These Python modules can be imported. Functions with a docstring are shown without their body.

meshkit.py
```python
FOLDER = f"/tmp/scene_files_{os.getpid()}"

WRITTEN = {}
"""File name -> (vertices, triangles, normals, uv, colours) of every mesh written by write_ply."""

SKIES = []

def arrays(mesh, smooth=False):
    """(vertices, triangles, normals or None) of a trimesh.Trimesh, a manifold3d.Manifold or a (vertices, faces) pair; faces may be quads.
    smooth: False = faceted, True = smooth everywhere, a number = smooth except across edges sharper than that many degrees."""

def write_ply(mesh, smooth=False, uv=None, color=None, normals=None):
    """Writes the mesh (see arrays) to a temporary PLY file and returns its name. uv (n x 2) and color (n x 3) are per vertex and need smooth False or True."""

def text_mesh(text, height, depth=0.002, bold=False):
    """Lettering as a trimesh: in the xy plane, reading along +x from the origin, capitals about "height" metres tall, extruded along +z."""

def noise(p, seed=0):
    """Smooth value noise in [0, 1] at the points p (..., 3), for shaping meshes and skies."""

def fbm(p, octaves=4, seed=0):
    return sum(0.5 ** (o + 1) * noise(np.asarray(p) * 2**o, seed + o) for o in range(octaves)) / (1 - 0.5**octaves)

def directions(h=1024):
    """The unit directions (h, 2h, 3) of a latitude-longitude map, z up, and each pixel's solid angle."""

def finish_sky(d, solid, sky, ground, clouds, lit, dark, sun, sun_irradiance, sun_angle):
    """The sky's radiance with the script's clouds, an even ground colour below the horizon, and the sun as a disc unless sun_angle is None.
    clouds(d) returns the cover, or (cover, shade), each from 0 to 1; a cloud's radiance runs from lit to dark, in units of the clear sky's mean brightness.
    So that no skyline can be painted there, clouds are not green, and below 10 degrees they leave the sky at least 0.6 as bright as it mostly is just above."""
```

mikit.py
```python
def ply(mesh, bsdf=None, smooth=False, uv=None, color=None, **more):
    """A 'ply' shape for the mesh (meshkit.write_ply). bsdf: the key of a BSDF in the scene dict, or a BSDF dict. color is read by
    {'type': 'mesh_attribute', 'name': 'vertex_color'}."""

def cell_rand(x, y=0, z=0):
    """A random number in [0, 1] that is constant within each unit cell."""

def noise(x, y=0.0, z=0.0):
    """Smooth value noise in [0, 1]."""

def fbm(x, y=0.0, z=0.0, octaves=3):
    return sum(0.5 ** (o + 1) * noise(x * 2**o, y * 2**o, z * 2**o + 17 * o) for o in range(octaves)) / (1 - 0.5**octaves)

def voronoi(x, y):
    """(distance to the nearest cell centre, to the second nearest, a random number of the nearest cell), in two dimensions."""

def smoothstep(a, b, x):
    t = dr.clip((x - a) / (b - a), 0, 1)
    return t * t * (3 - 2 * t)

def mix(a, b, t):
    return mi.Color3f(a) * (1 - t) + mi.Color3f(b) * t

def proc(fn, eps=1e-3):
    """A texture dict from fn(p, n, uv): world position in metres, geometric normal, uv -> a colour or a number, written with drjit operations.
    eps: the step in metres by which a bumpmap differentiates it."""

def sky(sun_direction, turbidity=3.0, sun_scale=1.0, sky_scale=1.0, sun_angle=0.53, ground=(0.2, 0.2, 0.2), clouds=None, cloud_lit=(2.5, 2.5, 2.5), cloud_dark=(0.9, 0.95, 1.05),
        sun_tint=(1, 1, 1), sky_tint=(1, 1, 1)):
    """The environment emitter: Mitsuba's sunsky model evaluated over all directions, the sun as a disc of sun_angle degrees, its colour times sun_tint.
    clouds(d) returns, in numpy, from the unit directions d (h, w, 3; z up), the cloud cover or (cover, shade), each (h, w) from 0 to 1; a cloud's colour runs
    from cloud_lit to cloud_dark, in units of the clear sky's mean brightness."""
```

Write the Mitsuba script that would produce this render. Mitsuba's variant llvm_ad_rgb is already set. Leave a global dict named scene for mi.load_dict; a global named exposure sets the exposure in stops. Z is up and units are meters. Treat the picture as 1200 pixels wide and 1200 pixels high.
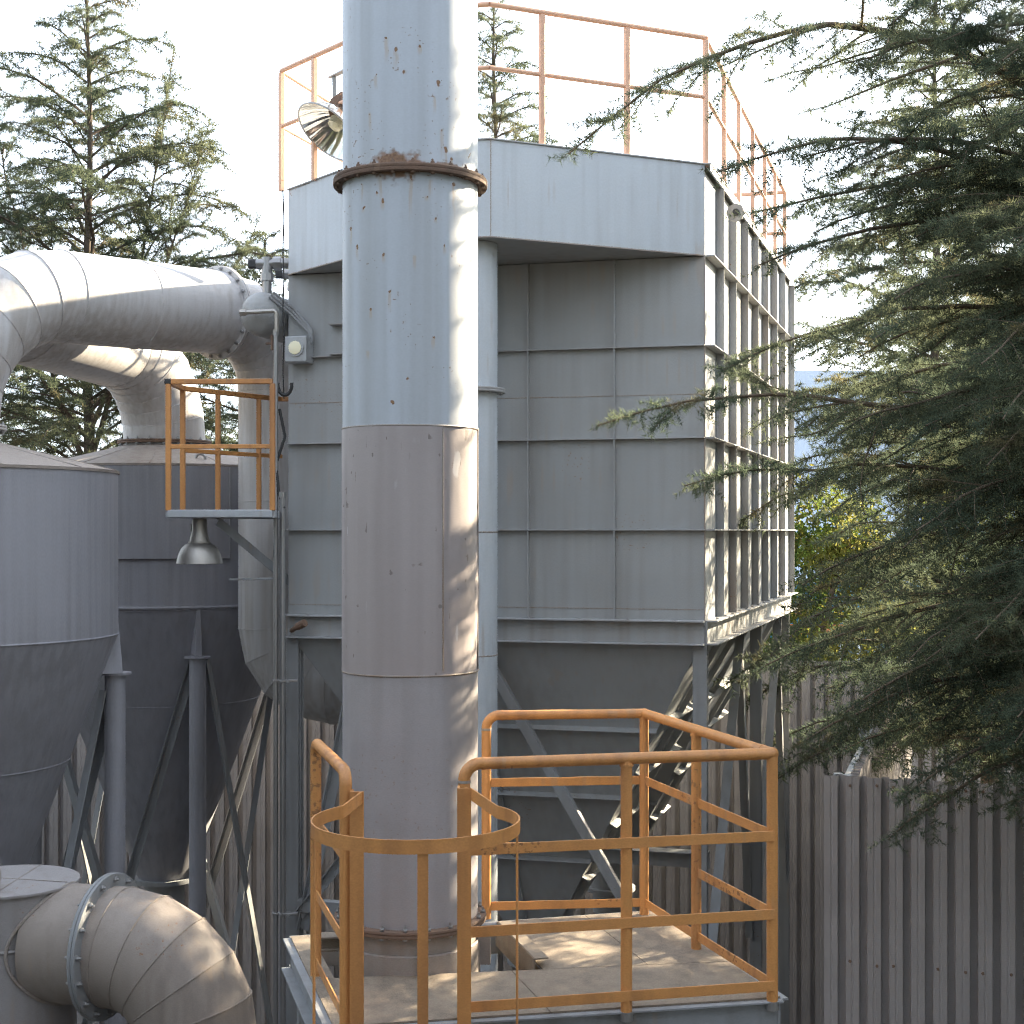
import math, random
import numpy as np, trimesh
import drjit as dr
import mitsuba as mi
import mikit
from mikit import noise, fbm, smoothstep, mix, proc
import meshkit

T = mi.ScalarTransform4f
PI = math.pi
rng = np.random.default_rng(7)
random.seed(7)
scene, labels = {}, {}

# ---------------------------------------------------------------- camera, sky, exposure
V = lambda *a: np.array(a, float)
GZ = -2.2                                # the yard lies below the platform
EYE = (0.0, 0.0, 5.0)
scene['camera'] = {'type': 'perspective', 'fov': 2 * math.degrees(math.atan(600 / 1700)), 'fov_axis': 'x',
                   'principal_point_offset_y': -22 / 1200, 'near_clip': 0.05, 'far_clip': 3000.0,
                   'to_world': T().look_at(origin=list(EYE), target=[0, 10, 5], up=[0, 0, 1])}
SUN_AZ, SUN_EL = math.radians(126), math.radians(25)
SUN = (math.sin(SUN_AZ) * math.cos(SUN_EL), -math.cos(SUN_AZ) * math.cos(SUN_EL), math.sin(SUN_EL))
scene['sky'] = mikit.sky(SUN, turbidity=4, ground=(0.10, 0.10, 0.10), sun_tint=(0.9, 1.0, 1.14), sun_scale=1.4, sky_scale=0.8,
                         clouds=lambda d: 0.5 + 0.4 * (meshkit.fbm(d * V(2.0, 2.0, 5.0), 4, 3) - 0.5), cloud_lit=(2.25, 2.35, 2.5), cloud_dark=(1.3, 1.37, 1.48))
exposure = 4.3

# ---------------------------------------------------------------- materials
def rgb(c): return {'type': 'rgb', 'value': list(c)}

def mat(key, color, rough=0.5, metallic=0.0, spec=0.5, bump=None, **more):
    b = {'type': 'principled', 'base_color': color if isinstance(color, dict) else rgb(color),
         'roughness': rough, 'metallic': metallic, 'specular': spec, **more}
    if bump is not None:
        b = {'type': 'bumpmap', 'arbitrary': bump[0], 'scale': bump[1], 'bsdf': b}
    scene[key] = {'type': 'twosided', 'bsdf': b}
    return key

def painted(base, dirt, rust=0.4, dirt_amt=0.5, fine=0.06, chip=0.75):
    """weathered paint: cloudy dirt, vertical run marks, small rusted chips with stains under them"""
    base, dirt = tuple(base), tuple(dirt)
    def fn(p, n, uv):
        x, y, z = p.x, p.y, p.z
        cloud = fbm(x * 1.1 + 3, y * 1.1, z * 0.9, 3)
        run = fbm(x * 17, y * 17, z * 0.7, 3)
        grain = noise(x * 190, y * 190, z * 190)
        c = mix(base, dirt, dirt_amt * smoothstep(0.35, 0.8, 0.55 * cloud + 0.45 * run))
        c = c * (1 - fine + 2 * fine * grain)
        if rust > 0:
            sp = (noise(x * 70, y * 70, z * 55) * 0.75 + 0.25 * noise(x * 230, y * 230, z * 230)) * smoothstep(0.55, 0.85, noise(x * 1.9 + 9, y * 1.9, z * 1.6))
            chips = smoothstep(chip, chip + 0.05, sp)
            st = smoothstep(0.70, 0.85, noise(x * 30, y * 30, z * 2.2)) * smoothstep(0.5, 0.7, noise(x * 1.7, y * 1.7 + 5, z * 1.4))
            c = mix(c, (0.24, 0.115, 0.05), rust * chips)
            c = mix(c, (0.33, 0.23, 0.15), 0.35 * rust * st)
        return c
    return proc(fn)

CH = (-0.503, 7.186, 0.334)            # chimney axis and radius
SPOTS = [(475, 82, .010, .0), (479, 84, .012, .02), (517, 95, .012, .03), (513, 112, .008, .10), (521, 150, .012, .16), (526, 172, .012, .12), (532, 182, .012, .10),
         (459, 45, .008, .14), (447, 88, .006, .08), (455, 236, .010, .05), (448, 225, .012, .02), (424, 285, .009, .08), (432, 240, .006, .03), (456, 298, .010, .05),
         (463, 343, .008, .10), (441, 362, .005, .06), (515, 255, .008, .03), (524, 287, .007, .05), (483, 444, .010, .01), (549, 150, .010, .10), (416, 262, .006, .10), (505, 230, .006, .03), (487, 208, .007, .22), (452, 206, .006, .16), (534, 212, .007, .18), (508, 210, .005, .12), (430, 212, .006, .10),
         (470, 60, .005, .10), (440, 130, .006, .12), (497, 55, .005, .05), (491, 300, .005, .08), (437, 410, .006, .05), (512, 395, .005, .07), (466, 470, .007, .02)]
def chimney_color(p, n, uv):
    x, y, z = p.x, p.y, p.z
    u = dr.atan2(x - CH[0], CH[1] - y) * CH[2]
    cloud = fbm(x * 1.3 + 3, y * 1.3, z * 0.7, 3)
    run = fbm(u * 15, z * 0.5, 2.0, 3)
    c = mix((0.425, 0.46, 0.505), (0.345, 0.365, 0.385), smoothstep(0.35, 0.75, 0.5 * cloud + 0.5 * run))
    c = c * (0.965 + 0.07 * noise(x * 170, y * 170, z * 170))
    wob = 0.012 * (noise(u * 90, z * 90) - 0.5) + 0.02 * (noise(u * 35, z * 35, 4) - 0.5)
    m, s = mi.Float(0), mi.Float(0)
    for px, py, r, drip in SPOTS:
        u0, z0 = CH[2] * math.asin((px - 481) / 79.5), 5 + (622 - py) * 0.00404
        d = dr.sqrt(dr.square((u - u0) * 1.2) + dr.square(z - z0)) + wob
        m = dr.maximum(m, smoothstep(r, r * 0.4, d))
        if drip:
            w = dr.abs(u - u0 + 0.006 * (noise(z * 30, px) - 0.5)) + 0.01 * (noise(u * 160, z * 9) - .5)
            s = dr.maximum(s, smoothstep(0.013, 0.003, w) * smoothstep(z0 + .005, z0 - .005, z) * smoothstep(z0 - drip * (0.8 + 0.4 * noise(u * 200)), z0 - drip * .3, z))
    # rust heaped on the flange
    d = dr.sqrt(dr.square((u + 0.045) / 1.6) + dr.square(z - 6.73)) + wob * 2
    m = dr.maximum(m, smoothstep(0.085, 0.045, d))
    ring = dr.abs(z - 6.735) + wob * 1.5
    m = dr.maximum(m, 0.8 * smoothstep(0.022, 0.008, ring))
    speck = smoothstep(0.90, 0.95, noise(u * 85, z * 85, 3)) * smoothstep(0.5, 0.65, noise(u * 5, z * 4, 8)) * smoothstep(5.6, 5.8, z)
    c = mix(c, (0.40, 0.30, 0.20), 0.45 * s)
    c = mix(c, mix((0.14, 0.072, 0.042), (0.25, 0.145, 0.08), noise(x * 120, y * 120, z * 120)), dr.maximum(m, 0.7 * speck))
    return c

mat('chimney_paint', proc(chimney_color), 0.42)
mat('blue_paint', painted((0.42, 0.455, 0.495), (0.32, 0.335, 0.35), 0.8, 0.75), 0.45)
mat('bin_paint', painted((0.29, 0.30, 0.307), (0.23, 0.225, 0.22), 0.6, 0.8), 0.5)
mat('bin_paint_worn', painted((0.275, 0.286, 0.294), (0.22, 0.215, 0.208), 0.7, 0.8), 0.5)
mat('rib_paint', painted((0.30, 0.31, 0.32), (0.23, 0.20, 0.18), 1.0, 0.9), 0.55)
def sleeve_color(p, n, uv):
    x, y, z = p.x, p.y, p.z
    u = dr.atan2(x - CH[0], CH[1] - y) * CH[2]
    c = mix((0.345, 0.306, 0.300), (0.28, 0.244, 0.238), smoothstep(0.3, 0.75, 0.6 * fbm(x * 1.3, y * 1.3, z * 1.1, 3) + 0.4 * fbm(u * 16, z * 0.6, 1.0, 3)))
    scuff = smoothstep(0.74, 0.82, 0.7 * fbm(u * 11, z * 3.2, 7.0, 3) + 0.3 * noise(u * 60, z * 14)) * smoothstep(0.45, 0.6, noise(u * 4 + 3, z * 1.7))
    c = mix(c, (0.43, 0.415, 0.42), 0.7 * scuff)
    scr = smoothstep(0.90, 0.95, noise(u * 55, z * 25, 3)) * smoothstep(0.5, 0.65, noise(u * 6, z * 5, 8))
    return mix(c, (0.13, 0.11, 0.10), 0.7 * scr) * (0.965 + 0.07 * noise(x * 170, y * 170, z * 170))
mat('sleeve_paint', proc(sleeve_color), 0.42)
mat('stack_paint', painted((0.32, 0.30, 0.308), (0.25, 0.228, 0.225), 0.3, 0.8), 0.45)
mat('dust_paint', painted((0.27, 0.232, 0.205), (0.19, 0.158, 0.138), 0.9, 0.9, 0.09), 0.6)
mat('drum_paint', painted((0.27, 0.255, 0.255), (0.21, 0.185, 0.17), 0.6, 0.9, 0.09), 0.6)
mat('steel_paint', painted((0.24, 0.25, 0.262), (0.17, 0.165, 0.16), 0.8, 0.8), 0.5)
mat('leg_paint', painted((0.36, 0.38, 0.40), (0.29, 0.29, 0.29), 0.6, 0.7), 0.5)
mat('orange_paint', painted((0.53, 0.243, 0.078), (0.30, 0.135, 0.055), 0.9, 1.0, 0.09, 0.60), 0.42)
mat('faded_orange', painted((0.60, 0.36, 0.24), (0.48, 0.28, 0.19), 0.8, 0.8, 0.08, 0.66), 0.55)
mat('rust', painted((0.16, 0.10, 0.07), (0.10, 0.075, 0.06), 0.9, 0.9, 0.15), 0.8)
mat('weld', painted((0.27, 0.24, 0.22), (0.20, 0.14, 0.10), 1.0, 0.9, 0.1), 0.6)
mat('deck', painted((0.23, 0.185, 0.14), (0.145, 0.118, 0.092), 0.8, 1.0, 0.14), 0.7)
mat('galvanised', painted((0.33, 0.33, 0.335), (0.22, 0.215, 0.21), 0.3, 0.8), 0.38, 0.7)
mat('dull_metal', painted((0.40, 0.38, 0.35), (0.30, 0.275, 0.25), 0.3, 0.8), 0.48, 0.8)
mat('reflector', (0.82, 0.81, 0.78), 0.16, 1.0)
mat('black_rubber', (0.02, 0.02, 0.022), 0.5)
mat('lens_glass', (0.75, 0.70, 0.50), 0.12, 0.0, 0.6, clearcoat=0.8)

def cyclone_color(p, n, uv):
    x, y, z = p.x, p.y, p.z
    run = fbm(x * 22, y * 22, z * 0.5, 4)
    cloud = fbm(x * 0.8, y * 0.8 + 4, z * 0.8, 3)
    c = mix((0.275, 0.275, 0.305), (0.21, 0.207, 0.222), smoothstep(0.3, 0.75, 0.4 * run + 0.6 * cloud))
    return c * (0.95 + 0.1 * noise(x * 150, y * 150, z * 60))
mat('cyclone_paint', proc(cyclone_color), 0.5)

def duct_color(p, n, uv):
    x, y, z = p.x, p.y, p.z
    run = fbm(x * 26, y * 26, z * 1.2, 3)
    cloud = fbm(x * 1.1, y * 1.1 + 4, z * 1.1, 3)
    c = mix((0.47, 0.46, 0.46), (0.36, 0.335, 0.315), smoothstep(0.35, 0.72, 0.45 * run + 0.55 * cloud))
    return c * (0.95 + 0.1 * noise(x * 120, y * 120, z * 120))
mat('duct_paint', proc(duct_color), 0.42)

def fence_color(base, dirt):
    def fn(p, n, uv):
        x, y, z = p.x, p.y, p.z
        run = fbm(x * 6, y * 6, z * 0.8, 3)
        cloud = fbm(x * 0.9, y * 0.9, z * 1.4, 4)
        c = mix(base, dirt, smoothstep(0.3, 0.8, 0.3 * run + 0.7 * cloud))
        return c * (0.93 + 0.14 * noise(x * 160, y * 160, z * 160))
    return proc(fn)
mat('fence_sheet', fence_color((0.315, 0.295, 0.292), (0.245, 0.228, 0.225)), 0.45)

def ground_color(p, n, uv):
    c = mix((0.075, 0.072, 0.068), (0.04, 0.037, 0.034), fbm(p.x * 0.35, p.y * 0.35, 0.0, 4))
    return c * (0.85 + 0.3 * noise(p.x * 30, p.y * 30))
mat('yard_concrete', proc(ground_color), 0.85)
def bark_color(p, n, uv):
    return mix((0.045, 0.034, 0.026), (0.13, 0.10, 0.08), fbm(p.x * 14, p.y * 14, p.z * 4, 3))
mat('bark', proc(bark_color), 0.9)
mat('twig_bark', (0.115, 0.085, 0.06), 0.85)
mat('blue_cladding', painted((0.06, 0.24, 0.44), (0.05, 0.17, 0.30), 0.0, 0.7), 0.5)
mat('pale_cladding', painted((0.50, 0.57, 0.66), (0.44, 0.50, 0.58), 0.0, 0.7), 0.5)
mat('orange_cladding', (0.55, 0.16, 0.06), 0.5)
mat('white_frame', (0.62, 0.66, 0.68), 0.5)
mat('window_glass', (0.07, 0.12, 0.14), 0.08, 0.0, 0.8)


def leaf(key, a, b, scale, trans=0.45, rough=0.5, dry=(0.16, 0.135, 0.075)):
    a, b = tuple(a), tuple(b)
    def fn(p, n, uv):
        c = mix(a, b, smoothstep(0.3, 0.7, noise(p.x * scale, p.y * scale, p.z * scale)))
        c = mix(c, dry, 0.7 * smoothstep(0.72, 0.85, noise(p.x * scale * 2.1 + 5, p.y * scale * 2.1, p.z * scale * 2.1)))
        return c * (0.7 + 0.6 * mikit.cell_rand(p.x * 25, p.y * 25, p.z * 25))
    scene[key] = {'type': 'principledthin', 'base_color': proc(fn), 'roughness': rough, 'diff_trans': trans * 2, 'spec_trans': 0.0}
    return key
leaf('needles_near', (0.082, 0.108, 0.076), (0.12, 0.14, 0.09), 2.0, 0.55)
leaf('needles_far', (0.088, 0.108, 0.07), (0.12, 0.135, 0.085), 0.9, 0.62)
leaf('leaves_yellow', (0.10, 0.14, 0.03), (0.21, 0.20, 0.055), 2.5, 0.68)
leaf('leaves_green', (0.05, 0.09, 0.03), (0.09, 0.14, 0.04), 2.5, 0.5)

# ---------------------------------------------------------------- bookkeeping
_count = {}
def numbered(key):
    n = _count.get(key, 0)
    _count[key] = n + 1
    return key if n == 0 else f'{key}_{n:03d}'

def thing(name, label, cat, group=None, kind=None):
    key = numbered(name)
    labels[key] = {'label': label, 'category': cat}
    if group: labels[key]['group'] = group
    if kind: labels[key]['kind'] = kind
    return key

def part(parent, name, mesh, m, smooth=30, label=None, kind=None, **more):
    key = numbered(parent + '__' + name)
    scene[key] = mikit.ply(mesh, m, smooth=smooth, **more)
    if label or kind:
        labels[key] = {}
        if label: labels[key]['label'] = label
        if kind: labels[key]['kind'] = kind
    return key

def single(name, mesh, m, label, cat, smooth=30, group=None, kind=None):
    key = thing(name, label, cat, group, kind)
    scene[key] = mikit.ply(mesh, m, smooth=smooth)
    return key

# ---------------------------------------------------------------- mesh helpers
def unit(a):
    a = np.asarray(a, float)
    return a / np.linalg.norm(a)
def cat(*ms): return trimesh.util.concatenate([m for m in ms])
def tm(v, f): return trimesh.Trimesh(np.asarray(v, float), np.asarray(f, int), process=False)

def bar(p, q, w, h, up=(0, 0, 1), ch=0.14):
    """a straight bar from p to q, w wide and h along up, long edges chamfered"""
    p, q = np.asarray(p, float), np.asarray(q, float)
    d = unit(q - p)
    up = np.asarray(up, float)
    if abs(d @ unit(up)) > 0.98: up = V(0, 1, 0) if abs(d[1]) < 0.9 else V(1, 0, 0)
    s = unit(np.cross(d, up)); t = np.cross(s, d)
    c = min(w, h) * ch
    a, b = w / 2, h / 2
    sec = [(a - c, -b), (a, -b + c), (a, b - c), (a - c, b), (-a + c, b), (-a, b - c), (-a, -b + c), (-a + c, -b)]
    ring = np.array([s * x + t * y for x, y in sec])
    v = np.vstack([p + ring, q + ring])
    n = 8
    f = [[i, (i + 1) % n, (i + 1) % n + n] for i in range(n)] + [[i, (i + 1) % n + n, i + n] for i in range(n)]
    f += [[0, i + 1, i] for i in range(1, n - 1)] + [[n, n + i, n + i + 1] for i in range(1, n - 1)]
    m = tm(v, f); m.fix_normals()
    return m

def angle_iron(p, q, w, up=(0, 0, 1), t=0.008):
    p, q = np.asarray(p, float), np.asarray(q, float)
    d = unit(q - p); up = np.asarray(up, float)
    if abs(d @ unit(up)) > 0.98: up = V(0, 1, 0)
    s = unit(np.cross(d, up)); n = np.cross(s, d)
    return cat(bar(p, q, w, t, up), bar(p + s * (w / 2 - t / 2) - n * (w / 2 + t / 2), q + s * (w / 2 - t / 2) - n * (w / 2 + t / 2), t, w, up))

def rings_mesh(rings, closed_caps=True):
    rings = np.asarray(rings)
    k, n = rings.shape[:2]
    i, j = np.meshgrid(np.arange(k - 1), np.arange(n), indexing='ij')
    a = i * n + j; b = i * n + (j + 1) % n; c = a + n; d = b + n
    f = np.concatenate([np.stack([a, b, d], -1).reshape(-1, 3), np.stack([a, d, c], -1).reshape(-1, 3)])
    v = rings.reshape(-1, 3)
    if closed_caps:
        v = np.vstack([v, rings[0].mean(0), rings[-1].mean(0)])
        jj = np.arange(n)
        f = np.vstack([f, np.stack([(jj + 1) % n, jj, jj * 0 + k * n], 1), np.stack([(k - 1) * n + jj, (k - 1) * n + (jj + 1) % n, jj * 0 + k * n + 1], 1)])
    return tm(v, f)

def frames(path):
    path = np.asarray(path, float)
    t = np.zeros_like(path)
    t[1:-1] = path[2:] - path[:-2]; t[0] = path[1] - path[0]; t[-1] = path[-1] - path[-2]
    t /= np.linalg.norm(t, axis=1, keepdims=True)
    n = np.cross(t[0], V(0, 0, 1) if abs(t[0][2]) < 0.9 else V(1, 0, 0)); n = unit(n)
    N, B = [], []
    for k in range(len(path)):
        n = unit(n - t[k] * (n @ t[k]))
        N.append(n); B.append(np.cross(t[k], n))
    return t, np.array(N), np.array(B)

def tube(path, r, n=16, caps=True):
    path = np.asarray(path, float)
    r = np.broadcast_to(np.asarray(r, float), len(path))
    t, N, B = frames(path)
    a = np.arange(n) * 2 * PI / n
    seg = np.concatenate([[1.0], [1.0 / max(0.3, math.sqrt((1 + float(unit(path[i] - path[i - 1]) @ unit(path[i + 1] - path[i]))) / 2)) for i in range(1, len(path) - 1)], [1.0]])
    rings = path[:, None] + (r * seg)[:, None, None] * (np.cos(a)[None, :, None] * N[:, None] + np.sin(a)[None, :, None] * B[:, None])
    return rings_mesh(rings, caps)

def fillet(pts, r, n=8):
    pts = [np.asarray(p, float) for p in pts]
    out = [pts[0]]
    for a, b, c in zip(pts, pts[1:], pts[2:]):
        u, w = unit(a - b), unit(c - b)
        ang = math.acos(np.clip(u @ w, -1, 1))
        d = r / math.tan(ang / 2)
        cen = b + unit(u + w) * (r / math.sin(ang / 2))
        s, e = b + u * d, b + w * d
        x = unit(s - cen); y = unit((e - cen) - x * ((e - cen) @ x)); sweep = PI - ang
        for k in range(n + 1):
            th = sweep * k / n
            out.append(cen + r * (x * math.cos(th) + y * math.sin(th)))
    out.append(pts[-1])
    return np.array(out)

def lathe(profile, c, n=64, a0=0.0, a1=2 * PI, closed=True, wob=0.0, seed=0):
    """profile (r, z) turned about the upright axis at c; angle 0 faces -y, growing to +x"""
    prof = np.asarray(profile, float)
    full = abs(a1 - a0 - 2 * PI) < 1e-6
    a = np.linspace(a0, a1, n + 1)[: n if full else n + 1]
    R = prof[:, 0][:, None] * np.ones(len(a))
    if wob:
        pts = np.stack([np.sin(a)[None] * 2.2 + 0 * R, np.cos(a)[None] * 2.2 + 0 * R, prof[:, 1][:, None] * 1.5 + 0 * R], -1)
        R = R + wob * (meshkit.fbm(pts + seed * 13.1, 3, seed) - 0.5) * 2
    v = np.stack([c[0] + R * np.sin(a), c[1] - R * np.cos(a), prof[:, 1][:, None] + 0 * R], -1)
    k, m = v.shape[:2]
    i, j = np.meshgrid(np.arange(k - 1), np.arange(m if full else m - 1), indexing='ij')
    A = i * m + j; B = i * m + (j + 1) % m; C = A + m; D = B + m
    f = np.concatenate([np.stack([A, B, D], -1).reshape(-1, 3), np.stack([A, D, C], -1).reshape(-1, 3)])
    return tm(v.reshape(-1, 3), f)

def ring(c, z, r, t, n=64):
    """a thin weld bead round an upright shell"""
    k = 6
    a = np.arange(k) * 2 * PI / k
    return lathe([(r + t * math.cos(x), z + t * math.sin(x)) for x in list(a) + [a[0]]], c, n)

def bolt(p, axis, r=0.014, h=0.012, shank=0.0):
    axis = unit(axis)
    e = unit(np.cross(axis, V(0, 0, 1) if abs(axis[2]) < 0.9 else V(1, 0, 0))); g = np.cross(axis, e)
    a = np.arange(6) * PI / 3
    sec = np.array([e * math.cos(x) + g * math.sin(x) for x in a])
    p = np.asarray(p, float)
    m = rings_mesh([p + sec * r, p + axis * h * .8 + sec * r, p + axis * h + sec * r * .8])
    if shank:
        m = cat(m, rings_mesh([p + axis * h + sec * r * .5, p + axis * (h + shank) + sec * r * .45]))
    return m

def plate(quad, t, n=1, bulge=0.0, seed=0, inset=0.0):
    """a sheet over four corners (counter-clockwise from outside), t thick inwards, slightly buckled"""
    q = np.asarray(quad, float)
    nor = unit(np.cross(q[1] - q[0], q[3] - q[0]))
    if inset:
        cen = q.mean(0)
        q = np.array([p - inset * (unit(p - q[(i + 1) % 4]) + unit(p - q[i - 1])) for i, p in enumerate(q)])
    u, w = np.meshgrid(np.linspace(0, 1, n + 1), np.linspace(0, 1, n + 1), indexing='ij')
    P = ((1 - u) * (1 - w))[..., None] * q[0] + (u * (1 - w))[..., None] * q[1] + (u * w)[..., None] * q[2] + ((1 - u) * w)[..., None] * q[3]
    if bulge:
        h = np.sin(PI * u) ** .5 * np.sin(PI * w) ** .5 * (meshkit.fbm(np.stack([u * 2.2, w * 2.2, u * 0 + seed * 3.7], -1), 3, seed) - 0.45) * 2 * bulge
        P = P + h[..., None] * nor
    top = P.reshape(-1, 3)
    m = n + 1
    i, j = np.meshgrid(np.arange(n), np.arange(n), indexing='ij')
    A = i * m + j; B = A + m; C = B + 1; D = A + 1
    f = np.concatenate([np.stack([A, B, C], -1).reshape(-1, 3), np.stack([A, C, D], -1).reshape(-1, 3)])
    back = q - nor * t
    v = np.vstack([top, back])
    k = len(top)
    f = np.vstack([f, [[k, k + 2, k + 1], [k, k + 3, k + 2]]])
    corners = [0, n * m, n * m + n, n]
    for s in range(4):
        a, b = corners[s], corners[(s + 1) % 4]
        f = np.vstack([f, [[a, k + s, k + (s + 1) % 4], [a, k + (s + 1) % 4, b]]])
    return tm(v, f)

def prism(poly, z0, z1):
    """upright prism over a convex plan polygon"""
    poly = np.asarray(poly, float)
    (ax, ay), (bx_, by_) = poly[1] - poly[0], poly[2] - poly[1]
    if ax * by_ - ay * bx_ < 0: poly = poly[::-1]
    n = len(poly)
    v = np.vstack([np.c_[poly, np.full(n, z0)], np.c_[poly, np.full(n, z1)]])
    f = [[i, (i + 1) % n, (i + 1) % n + n] for i in range(n)] + [[i, (i + 1) % n + n, i + n] for i in range(n)]
    f += [[0, i + 1, i] for i in range(1, n - 1)] + [[n, n + i, n + i + 1] for i in range(1, n - 1)]
    return tm(v, f)

# ================================================================ ground
k = 'yard_ground'
g = tm([[-1500, -1500, GZ], [1500, -1500, GZ], [1500, 1500, GZ], [-1500, 1500, GZ]], [[0, 1, 2], [0, 2, 3]])
scene[k] = mikit.ply(g, 'yard_concrete')
labels[k] = {'label': 'grey concrete yard ground under the plant', 'category': 'ground', 'kind': 'structure'}

# ================================================================ dust collector (the big ribbed box)
A, B, C = V(-2.054, 13.33), V(1.648, 12.40), V(3.47, 18.15)
D = A + (C - B)
uF, LF = unit(B - A), np.linalg.norm(B - A)
uR, LR = unit(C - B), np.linalg.norm(C - B)
nF = V(uF[1], -uF[0]); nR = V(uR[1], -uR[0])
def F(s, z, out=0.0): q = A + uF * s + nF * out; return V(q[0], q[1], z)
def R(t, z, out=0.0): q = B + uR * t + nR * out; return V(q[0], q[1], z)
uL = unit(A - D); nL = V(uL[1], -uL[0])
def Lw(t, z, out=0.0): q = A - uL * t + nL * out; return V(q[0], q[1], z)
ZB, ZT, ZH = 4.227, 8.136, 7.349
dc = thing('dust_collector', 'big grey steel box with welded stiffener ribs, standing on legs above a hopper', 'dust collector')
cols = [0, .755, 1.51, 2.272, 3.04, LF]
rows = [ZB, 4.325, 5.007, 5.795, 6.17, 6.583, ZH]
k = 0
for a, b in zip(cols, cols[1:]):
    for z0, z1 in zip(rows, rows[1:]):
        k += 1
        small = z1 - z0 < .3
        part(dc, 'front_panel', plate([F(a, z0), F(b, z0), F(b, z1), F(a, z1)], 0.012, 1 if small else 8, 0 if small else 0.012, k, 0.0015), 'bin_paint' if k % 3 else 'bin_paint_worn', smooth=25)
for z in (5.007, 5.795, 6.583):
    part(dc, 'front_stiffener', bar(F(0, z, .032), F(LF, z, .032), .060, .010), 'rib_paint')
for s in cols[1:-1]:
    for z0, z1 in zip([ZB, 5.007, 5.795, 6.583], [5.007, 5.795, 6.583, ZH]):
        part(dc, 'front_stiffener', bar(F(s, z0 + .006, .030), F(s, z1 - .006, .030), .010, .056, up=(nF[0], nF[1], 0)), 'rib_paint')
for z in (4.325, 6.17):
    part(dc, 'weld_seam', bar(F(0.01, z, .001), F(LF - .01, z, .001), .007, .007), 'weld')
for s in (0.36, 0.38):
    pass
for z in (6.87, 6.60):
    part(dc, 'bracket', bar(F(0.43, z, .05), F(0.7, z, .05), .1, .012), 'rib_paint')
# corner posts
part(dc, 'corner_post', bar(F(LF, ZB, .006) - V(0, 0, 0), F(LF, ZH, .006), .012, .012, up=(nF[0], nF[1], 0)), 'weld')
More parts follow.
